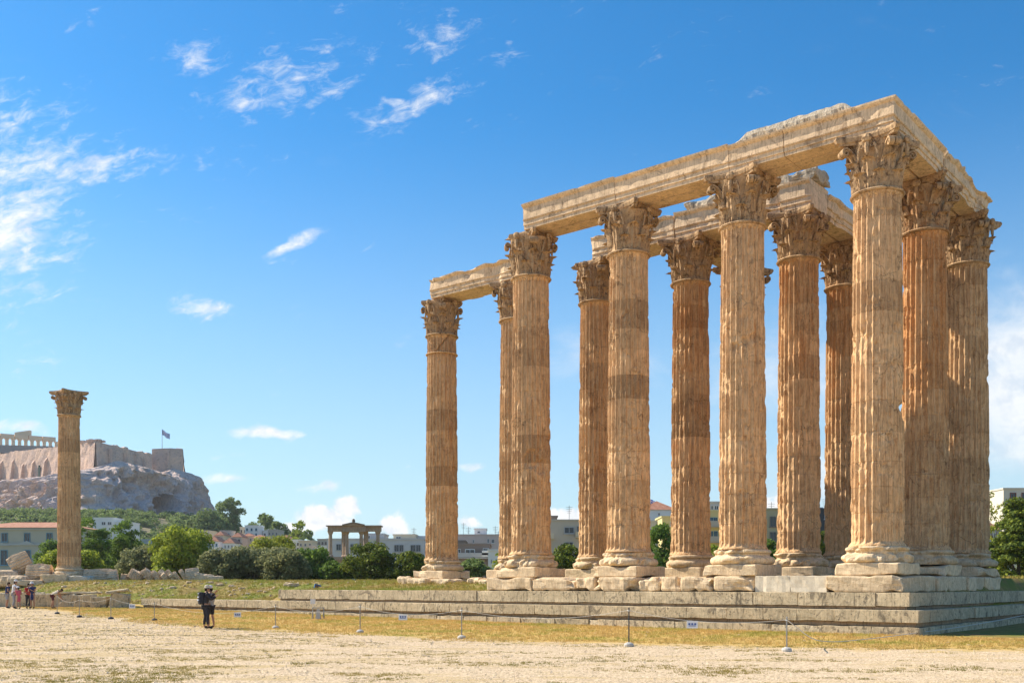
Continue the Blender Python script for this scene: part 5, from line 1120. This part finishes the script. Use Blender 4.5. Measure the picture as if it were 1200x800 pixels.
def pebbles():
    r = np.random.default_rng(9); k = 90000; y = 16.5+45*r.random(k)**1.7; x = r.uniform(-.56, .56, k)*y; ok = y < gravel_edge(x)+2.0*(fbm(np.stack([x*.5, y*.5, 0*x], -1), 3, 2)-.4); x, y = x[ok], y[ok]; z = ground_z(x, y); k = len(x)
    s = r.uniform(.008, .021, k)*(1+ .9*(r.random(k) > .97)); s = s*np.clip(y/22, 1, 2); a = r.uniform(0, 6.28, k); T = np.array([[1, 0, 0], [0, 1, 0], [-1, 0, 0], [0, -1, 0], [.15, .1, .75]])
    V = T[None]*s[:, None, None]*r.uniform(.6, 1.3, (k, 1, 3)); c, s_ = np.cos(a)[:, None], np.sin(a)[:, None]; V = np.stack([V[..., 0]*c-V[..., 1]*s_, V[..., 0]*s_+V[..., 1]*c, V[..., 2]], -1)+np.stack([x, y, z-.002], -1)[:, None]
    Tn = (np.array([[0, 1, 4], [1, 2, 4], [2, 3, 4], [3, 0, 4]])[None]+5*np.arange(k)[:, None, None]).reshape(-1, 3)
    def f(g):
        pos = g.n('ShaderNodeNewGeometry').outputs['Position']; c = g.mix(g.mr(g.n('ShaderNodeTexWhiteNoise', None, Vector=g.n('ShaderNodeVectorMath', dict(operation='SNAP'), i0=pos, i1=(.06, .06, 1.0)).outputs[0]).outputs[0], 0, 1), (.48, .35, .22), (.80, .63, .43)); return principled(g, c, .9)
    me = mesh('gravel', V.reshape(-1, 3), Tn); me.materials.append(mat('gravel_stones', f))
    tag(obj('gravel', me), 'loose pale gravel covering the foreground', 'gravel', kind='stuff')
pebbles()
# ------------------------------------------------------------------ rope posts, ropes, signs
PS = [(67, 697, 719), (93, 701, 723), (130, 699, 725), (181, 705, 727), (323, 708, 736), (422, 708, 741), (541, 712, 748), (737, 712, 757), (922, 723, 763)]
PD = ['leftmost rope post beside the bending visitor', 'second rope post from the left, in front of the loose blocks', 'rope post in front of the low dark sided block', 'rope post at the left end of the long lower step', 'rope post right of the backpacker', 'rope post in front of the left end of the upper step', 'rope post in front of the far left column', 'tallest dark rope post with a white foot, in front of the long beam', 'pale rope post nearest the corner of the platform']
tops = []
for k, (px, yt, yb) in enumerate(PS):
    zg = 0.0; Y = F*EYE/(yb-HZ)
    for _ in range(6): zg = float(ground_z((px-CX)*Y/F, Y)); Y = F*(EYE-zg)/(yb-HZ)
    x = (px-CX)*Y/F; h = (yb-yt)*Y/F; t = thing('rope_post', PD[k], 'post', (x, Y, zg), 0, 'thin rope posts along the path')
    mb = MB(); mb.tube([(0, 0, .03), (0, 0, h)], .018, 8); mb._sph((0, 0, h), .024, 8, 5); mb.build('pole', M['dark_metal'] if k == 7 else M['metal'], t)
    mb = MB(); mb.lathe([(.13, 0), (.14, .05), (.12, .09), (.05, .12)], 12); mb.build('foot', M['concrete'] if k > 5 else M['dark_metal'] if k < 4 else M['concrete'], t)
    mb = MB(); mb.tube([(-.05, 0, h-.08), (0, -.05, h-.08), (.05, 0, h-.08), (0, .05, h-.08)], .01, 5); mb.build('ring', M['metal'], t)
    tops.append(np.array([x, Y, zg+h-.06]))
RD = ['between the leftmost two posts', 'in front of the loose blocks', 'hanging in front of the bank, left part', 'long rope passing in front of the backpacker and sign', 'with a white sign, by the end of the upper step', 'rope left of the far left column', 'long rope in front of the middle of the steps', 'long rope between the tallest dark post and the nearest pale post']
signs = {2: .5, 3: .72, 5: .45, 7: .42}
M['signw'] = plain('white_sign', (.75, .76, .78), .5, .05)
M['signb'] = plain('blue_print', (.06, .12, .35), .6, .05)
for k in range(len(tops)-1):
    a, b = tops[k], tops[k+1]; L = np.linalg.norm(b-a); sag = min(.42, .03*L+.06); s = np.linspace(0, 1, 22); P_ = a+(b-a)*s[:, None]; P_[:, 2] -= sag*4*s*(1-s); P_[:, 2] = np.maximum(P_[:, 2], ground_z(P_[:, 0], P_[:, 1])+.12)
    mb = MB(); mb.tube(P_, .0045, 5); tag(mb.build('rope', M['rope']), 'thin slack rope '+RD[k], 'rope', 'thin ropes strung between the posts')
    if k in signs:
        f = signs[k]; p = a+(b-a)*f; p[2] -= sag*4*f*(1-f); p[2] = max(p[2], float(ground_z(p[0], p[1]))+.12); t = thing('sign', ['small white notice hanging on the rope near the leaning wall block', 'small white notice on the rope right of the backpacker', 'small white notice with blue print left of the far left column', 'small white notice with blue print right of the tallest dark post'][list(signs).index(k)], 'sign', (p[0], p[1], p[2]), 0, 'small notices hanging on the rope')
        mb = MB(); mb.box((0, -.012, -.10), (.30, .012, .2)); mb.build('panel', M['signw'], t)
        mb = MB()
        for q in range(3): mb.box((-.08+.08*q, -.0195, -.085), (.055, .003, .05))
        mb.box((0, -.0195, -.135), (.2, .003, .02)); mb.build('print', M['signb'], t)
a = tops[-1]; P_ = np.array([a, a+(np.array([9.6, 30.2, .06])-a)*.5-[0, 0, .25], [9.6, 30.2, .06], [11.4, 32.4, .05], [12.9, 34.2, .06], [15.5, 36.6, .16], [18.5, 39.2, .36], [21.5, 41.8, .62], [25, 44.6, 1.0]])
P_ = np.stack([np.interp(np.linspace(0, 8, 60), np.arange(9), P_[:, q]) for q in range(3)], 1)
for _ in range(6): P_[1:-1] = (P_[:-2]+2*P_[1:-1]+P_[2:])/4
mb = MB(); mb.tube(P_, .014, 6); tag(mb.build('rope', M['rope']), 'pale rope sweeping past the corner of the platform to the right edge', 'rope', 'thin ropes strung between the posts')
# barrier stand with white box, near the upper step
x, Y, z = place(373, 50.0); z = float(ground_z(x, Y)); t = thing('barrier_stand', 'small metal trestle with a white notice box above it, in front of the steps', 'trestle', (x, Y, z))
for sx in (-.27, .27):
    mb = MB(); mb.tube([(sx-.0, -.16, 0), (sx, 0, .55)], .02, 6); mb.tube([(sx, .16, 0), (sx, 0, .55)], .02, 6); mb.build('leg', M['metal'], t)
mb = MB(); mb.tube([(-.3, 0, .55), (.3, 0, .55)], .025, 6); mb.build('rail', M['metal'], t)
mb = MB(); mb.add([(-.13, -.1, 0), (.13, -.1, 0), (.13, .1, 0), (-.13, .1, 0), (-.07, -.03, .5), (.07, -.03, .5), (.07, .03, .5), (-.07, .03, .5)], [[0, 3, 2, 1], [4, 5, 6, 7], [0, 1, 5, 4], [1, 2, 6, 5], [2, 3, 7, 6], [3, 0, 4, 7]]); mb.build('weight', M['concrete'], t)
mb = MB(); mb.tube([(-.26, 0, .55), (-.26, 0, .75)], .015, 6); mb.box((-.26, -.0, .86), (.24, .08, .24)); mb.build('notice_box', M['signw'], t)
# blue floodlight on the terrace
x, Y = (372-CX)*61.5/F, 61.5; z = float(ground_z(x, Y)); t = thing('floodlight', 'blue tilted floodlight standing on the terrace grass above the steps', 'floodlight', (x, Y, z))
mb = MB(); mb.box((0, 0, .26), (.40, .14, .34), rot=(R(-35), R(18), R(20))); h_ = mb.build('lamp_head', plain('blue_paint', (.05, .16, .34), .45, .1), t)
mb = MB(); mb.box((.02, -.10, .29), (.30, .02, .24), rot=(R(-35), R(18), R(20))); mb.build('lens', M['glass'], h_)
mb = MB(); mb.tube([(-.24, 0, 0), (-.24, 0, .26), (-.2, 0, .27)], .015, 5); mb.tube([(.24, 0, 0), (.24, 0, .26), (.2, 0, .27)], .015, 5); mb.box((0, 0, .02), (.5, .2, .04)); mb.build('bracket', M['dark_metal'], t)
stone_thing('flat stone beside the blue floodlight', 'loose_stone', 380, 61.5, (.6, .4, .2), 10, 460, cat='stone', seg=(3, 3, 2), rnd=.08)
# ------------------------------------------------------------------ people
M['skin'] = plain('skin', (.42, .23, .15), .6, .08, 8)
def cloth(n, c): return plain('cloth_'+n, c, .9, .15, 9, .1)
CL = dict(black=cloth('black', (.04, .04, .048)), navy=cloth('navy', (.035, .05, .14)), white=cloth('white', (.72, .72, .74)), grey=cloth('grey', (.32, .33, .36)), pink=cloth('pink', (.55, .12, .17)), red=cloth('red', (.5, .05, .05)), darkgrey=cloth('dark_grey', (.07, .07, .08)), beige=cloth('beige', (.62, .54, .42)), maroon=cloth('maroon', (.12, .04, .05)), hair=cloth('dark_hair', (.03, .02, .015)), shoe=cloth('shoe', (.03, .03, .035)), steel=cloth('light_grey', (.42, .45, .5)))
def skin_mesh(name, nodes, edges, levels=1):
    me = bpy.data.meshes.new(name); keys = list(nodes); me.from_pydata([nodes[k][0] for k in keys], [(keys.index(a), keys.index(b)) for a, b in edges], []); o = bpy.data.objects.new(name, me); COL.objects.link(o)
    o.modifiers.new('skin', 'SKIN'); sk = me.skin_vertices[0].data
    for i, k in enumerate(keys): r_ = nodes[k][1]; sk[i].radius = (r_, r_) if not hasattr(r_, '__len__') else r_; sk[i].use_root = (i == 0)
    s_ = o.modifiers.new('sub', 'SUBSURF'); s_.levels = levels; s_.render_levels = levels
    dg = bpy.context.evaluated_depsgraph_get(); m2 = bpy.data.meshes.new_from_object(o.evaluated_get(dg)); m2.name = name; bpy.data.objects.remove(o); m2.polygons.foreach_set('use_smooth', np.ones(len(m2.polygons), bool)); return m2
def person(label, px, Y, rz, H, hands, feet, top, bottom, lean=0, headturn=0, hat=None, shorts=False, dress=False, short_sleeve=True, extra=None, z=None, bald=False, crouch=0.0, knees=None, group=None):
    x = (px-CX)*Y/F; z = float(ground_z(x, Y)) if z is None else z; t = thing('person', label, 'person', (x, Y, z), R(rz), group); k = H/1.72; L = R(lean); dz = -crouch
    def up(p):      # lean the upper body forward (towards +y) about the hips
        y, zz = p[1], p[2]-.95; return (p[0], y*math.cos(L)+zz*math.sin(L), .95+zz*math.cos(L)-y*math.sin(L)+dz)
    N = {}; E_ = []
    N['pelvis'] = ((0, 0, .95+dz), (.125, .10)); N['waist'] = (up((0, 0, 1.08)), (.135, .10)); N['chest'] = (up((0, .0, 1.28)), (.17, .115)); N['clav'] = (up((0, -.01, 1.42)), (.10, .075)); N['neck'] = (up((0, 0, 1.50)), (.052, .055)); N['head0'] = (up((0, .02, 1.56)), (.066, .078)); N['head1'] = (up((0, .02, 1.63)), (.078, .096)); N['head2'] = (up((0, .01, 1.69)), (.055, .065)); N['nose'] = (up((0, .118, 1.60)), .012)
    E_ += [('pelvis', 'waist'), ('waist', 'chest'), ('chest', 'clav'), ('clav', 'neck'), ('neck', 'head0'), ('head0', 'head1'), ('head1', 'head2'), ('head0', 'nose')]
    for s_, nm in ((-1, 'l'), (1, 'r')):
        hip = (s_*.095, 0, .88+dz); ft = feet[0 if s_ < 0 else 1]; kn = (knees[0 if s_ < 0 else 1] if knees else ((hip[0]+ft[0])/2+s_*.01, (hip[1]+ft[1])/2+.035+crouch*.6, .48+dz*.45)); an = (ft[0], ft[1]-.02, .09+ft[2]); toe = (ft[0]+s_*.02, ft[1]+.17, .035+ft[2]); heel = (ft[0], ft[1]-.05, .04+ft[2])
        N['hip'+nm] = (hip, .088); N['thigh'+nm] = (tuple((np.array(hip)+kn)/2), .075); N['knee'+nm] = (kn, .056); N['calf'+nm] = (tuple(np.array(kn)*.65+np.array(an)*.35+[0, -.02, 0]), .055); N['ank'+nm] = (an, .036); N['toe'+nm] = (toe, .032)
        E_ += [('pelvis', 'hip'+nm), ('hip'+nm, 'thigh'+nm), ('thigh'+nm, 'knee'+nm), ('knee'+nm, 'calf'+nm), ('calf'+nm, 'ank'+nm), ('ank'+nm, 'toe'+nm)]
        sh = up((s_*.185, -.01, 1.40)); hd = np.array(hands[0 if s_ < 0 else 1], float); shv = np.array(sh); d = hd-shv; D = np.linalg.norm(d); U = .29; Fo = .26; D2 = min(D, U+Fo-.01); hd = shv+d/D*D2; aa = (U*U-Fo*Fo+D2*D2)/(2*D2); hh = math.sqrt(max(U*U-aa*aa, 0)); dn = d/D; side = np.array([s_*.6, -.5, -.6]); side = side-dn*np.dot(side, dn); side /= np.linalg.norm(side); el_ = shv+dn*aa+side*hh
        N['sh'+nm] = (sh, .062); N['ua'+nm] = (tuple((shv+el_)/2), .05); N['el'+nm] = (tuple(el_), .04); N['fa'+nm] = (tuple(el_*.6+hd*.4), .038); N['wr'+nm] = (tuple(hd), .026); fd = (hd-el_)/np.linalg.norm(hd-el_); sd__ = np.cross(fd, [0, 0, 1.0]); sd__ = sd__/(np.linalg.norm(sd__)+1e-6) if np.linalg.norm(sd__) > .2 else np.array([1.0, 0, 0]); palm = hd+fd*.07; N['palm'+nm] = (tuple(palm), (.036, .018))
        E_ += [('clav', 'sh'+nm), ('sh'+nm, 'ua'+nm), ('ua'+nm, 'el'+nm), ('el'+nm, 'fa'+nm), ('fa'+nm, 'wr'+nm), ('wr'+nm, 'palm'+nm)]
        nrm = np.cross(sd__, fd)
        for q, (o_, ln) in enumerate(((-.033, .060), (-.011, .075), (.011, .078), (.033, .068))):
            f1 = palm+fd*.035+sd__*o_; f2 = f1+fd*ln*.5+nrm*.006; f3 = f2+fd*ln*.4+nrm*.02
            for w_, pt in enumerate((f1, f2, f3)): N[f'f{q}{w_}{nm}'] = (tuple(pt), .0095-.001*w_)
            E_ += [('palm'+nm, f'f{q}0{nm}'), (f'f{q}0{nm}', f'f{q}1{nm}'), (f'f{q}1{nm}', f'f{q}2{nm}')]
        tb = palm-fd*.02-sd__*.045*1; tb2 = tb+fd*.05-sd__*.02; N['th0'+nm] = (tuple(tb), .012); N['th1'+nm] = (tuple(tb2), .010); E_ += [('palm'+nm, 'th0'+nm), ('th0'+nm, 'th1'+nm)]
    sc = lambda d_: {q: (tuple(np.array(v[0])*k), (tuple(np.array(v[1])*k) if hasattr(v[1], '__len__') else v[1]*k)) for q, v in d_.items()}
    obj('body', skin_mesh('body', sc(N), E_), M['skin'], t)
    def sub(keys, add, name, m, edges=None, extra_nodes=None, lv=1):
        d_ = {q: (N[q][0], (tuple(np.array(N[q][1])+add) if hasattr(N[q][1], '__len__') else N[q][1]+add)) for q in keys}; 
        if extra_nodes: d_.update(extra_nodes)
        es = [e for e in E_ if e[0] in d_ and e[1] in d_]+(edges or []); return obj(name, skin_mesh(name, sc(d_), es, lv), m, t)
    tk = ['chest', 'waist', 'pelvis', 'clav', 'shl', 'shr', 'ual', 'uar']+([] if short_sleeve else ['ell', 'elr', 'fal', 'far', 'wrl', 'wrr'])
    if dress:
        hem = {'skirt1': (tuple(np.array(N['pelvis'][0])+[0, 0, -.22]), (.17, .14)), 'skirt2': (tuple(np.array(N['pelvis'][0])+[0, 0, -.42]), (.19, .15))}
        sub(tk, .02, 'dress', CL[top], [('pelvis', 'skirt1'), ('skirt1', 'skirt2')], hem)
    else:
        sub(tk, .026, 'shirt', CL[top], [('pelvis', 'shirthem')], {'shirthem': (tuple(np.array(N['pelvis'][0])+[0, -.01, -.09]), (.175, .125))}); ex = {}; ed = []
        if shorts:
            for nm in 'lr': ex['hem'+nm] = (tuple(np.array(N['thigh'+nm][0])*.25+np.array(N['knee'+nm][0])*.75), .085); ed.append(('thigh'+nm, 'hem'+nm))
            sub(['pelvis', 'hipl', 'hipr', 'thighl', 'thighr'], .012, 'shorts', CL[bottom], ed, ex)
        else: sub(['pelvis', 'hipl', 'hipr', 'thighl', 'thighr', 'kneel', 'kneer', 'calfl', 'calfr'], .012, 'trousers', CL[bottom], [('calfl', 'cufl'), ('calfr', 'cufr')], {'cuf'+nm: (tuple(np.array(N['ank'+nm][0])+[0, 0, .07]), .055) for nm in 'lr'})
    for nm in 'lr': sub(['ank'+nm, 'toe'+nm], .014, 'shoe', CL['shoe'])
    hc = np.array(up((0, .012, 1.635)))*k; 
    mb = MB(); mb._sph(hc+np.array([0, -.018, .012])*k, np.array([.083, .10, .105])*k, 12, 8)
    for q in (-1, 1): mb._sph(hc+np.array([q*.03, -.06, -.05])*k, np.array([.05, .05, .06])*k, 8, 6)
    mb.build('hair', CL['hair'], t, True)
    for q in (-1, 1):
        mb = MB(); mb._sph(np.array(up((q*.032, .100, 1.635)))*k, np.array([.011, .008, .007])*k, 6, 4); mb.build('eye', CL['white'], t); mb = MB(); mb._sph(np.array(up((q*.085, .0, 1.61)))*k, np.array([.012, .022, .032])*k, 6, 5); mb.build('ear', M['skin'], t)
    mb = MB(); mb._sph(np.array(up((0, .098, 1.565)))*k, np.array([.026, .008, .007])*k, 6, 4); mb.build('mouth', CL['maroon'], t)
    if hat:
        kind, cm = hat; mb = MB(); hp = np.array(up((0, .0, 1.70)))*k
        mb.lathe([(.105*k, -.04*k), (.105*k, .02*k), (.085*k, .07*k), (.03*k, .09*k)], 14, hp)
        if kind == 'brim': mb.lathe([(.155*k, -.045*k), (.15*k, -.035*k), (.10*k, -.02*k)], 16, hp)
        else: mb.box(hp+np.array([0, .13, -.03])*k, (.14*k, .12*k, .012*k))
        mb.build('hat', CL[cm], t, True)
    if extra: extra(t, up, k)
    return t
def backpack(m1='black', m2='steel'):
    def f(t, up, k):
        c = np.array(up((0, -.20, 1.22)))*k; me = rough_box(.32*k, .2*k, .5*k, 5, (4, 3, 5), .01, .07*k, .0, name='backpack'); b = obj('backpack', me, CL[m1], t, (c[0], c[1], c[2]-.25*k))
        mb = MB(); mb.box((0, -.105*k, .30*k), (.24*k, .03*k, .05*k)); mb.box((0, -.105*k, .18*k), (.24*k, .05*k, .06*k)); mb.box((0, -.10*k, .44*k), (.2*k, .03*k, .03*k)); mb.build('pocket', CL[m2], b)
        mb = MB()
        for s_ in (-1, 1): mb.tube([np.array(up(p))*k for p in ((s_*.11, -.14, 1.42), (s_*.12, .0, 1.50), (s_*.13, .13, 1.38), (s_*.14, .13, 1.2), (s_*.13, -.1, 1.05))], .018*k, 5)
        mb.build('strap', CL['darkgrey'], t)
    return f
def phone(pos):
    def f(t, up, k): mb = MB(); mb.box(np.array(pos)*k, (.08*k, .012*k, .15*k), rot=(R(-30), 0, 0)); mb.build('phone', CL['black'], t)
    return f
ST = [(-.11, .02, 0), (.11, -.02, 0)]
gP = None
# pair in the middle distance: forward (+y local) turned to picture right = rz -90
person('person in black with a black and grey backpack and white sun hat', 240.5, 40.9, -62, 1.70, [(-.10, .40, 1.45), (.16, .38, 1.30)], [(-.10, .0, 0), (.12, .10, 0)], 'black', 'black', lean=6, hat=('brim', 'beige'), short_sleeve=False, extra=backpack())
person('person in grey top and black knee shorts standing close beside the backpacker', 247.0, 41.5, 68, 1.68, [(-.22, .22, 1.15), (.16, .34, 1.28)], [(-.12, .02, 0), (.10, -.06, 0)], 'grey', 'black', shorts=True, lean=2, hat=('cap', 'white'))
# group at the far left
Yg = 65.0
person('person with dark hair in navy shirt and grey shorts, leftmost of the group', 8, Yg, -70, 1.66, [(-.15, .30, 1.12), (.15, .32, 1.10)], ST, 'navy', 'grey', shorts=True, lean=10)
person('tall person in white shirt and grey trousers with a white cap, in the group', 16, Yg-.6, -60, 1.78, [(-.12, .34, 1.15), (.14, .36, 1.12)], ST, 'white', 'grey', lean=9, hat=('cap', 'white'), extra=phone((0, .42, 1.16)))
person('small person in a pink dress and white hat beside the one in white', 21.8, Yg-.9, 60, 1.38, [(-.15, .28, 1.12), (.15, .26, 1.10)], ST, 'pink', 'pink', dress=True, lean=6, hat=('brim', 'white'))
person('person in red shirt mostly hidden behind the woman in navy', 32.8, Yg+.6, -120, 1.58, [(-.2, .22, 1.1), (.2, .22, 1.1)], ST, 'red', 'black', lean=4)
person('person in a navy dress looking down at their hands, right of the group', 38.2, Yg, 175, 1.66, [(-.06, .28, 1.22), (.06, .28, 1.22)], ST, 'navy', 'navy', dress=True, lean=6, hat=('brim', 'white'), extra=phone((0, .36, 1.25)))
person('person in a pale shirt and maroon shorts bending forward beside the leftmost rope post', 61.5, Yg-.5, -78, 1.60, [(-.16, .62, .62), (.16, .62, .62)], [(-.12, -.08, 0), (.12, .12, 0)], 'beige', 'maroon', shorts=True, lean=62)
# ------------------------------------------------------------------ haze
hz = MB(); hz.box((0, 0, 56), (5200, 5200, 116)); hzm = bpy.data.materials.new('haze'); hzm.use_nodes = True; g = NT(hzm.node_tree)
vol = g.n('ShaderNodeVolumePrincipled', None, Color=(.88, .92, 1.0, 1), Density=.0001, Anisotropy=.3); o_ = g.n('ShaderNodeOutputMaterial'); g.t.links.new(vol.outputs[0], o_.inputs['Volume'])
HAZE = hz.build('haze', hzm); tag(HAZE, kind='stuff')
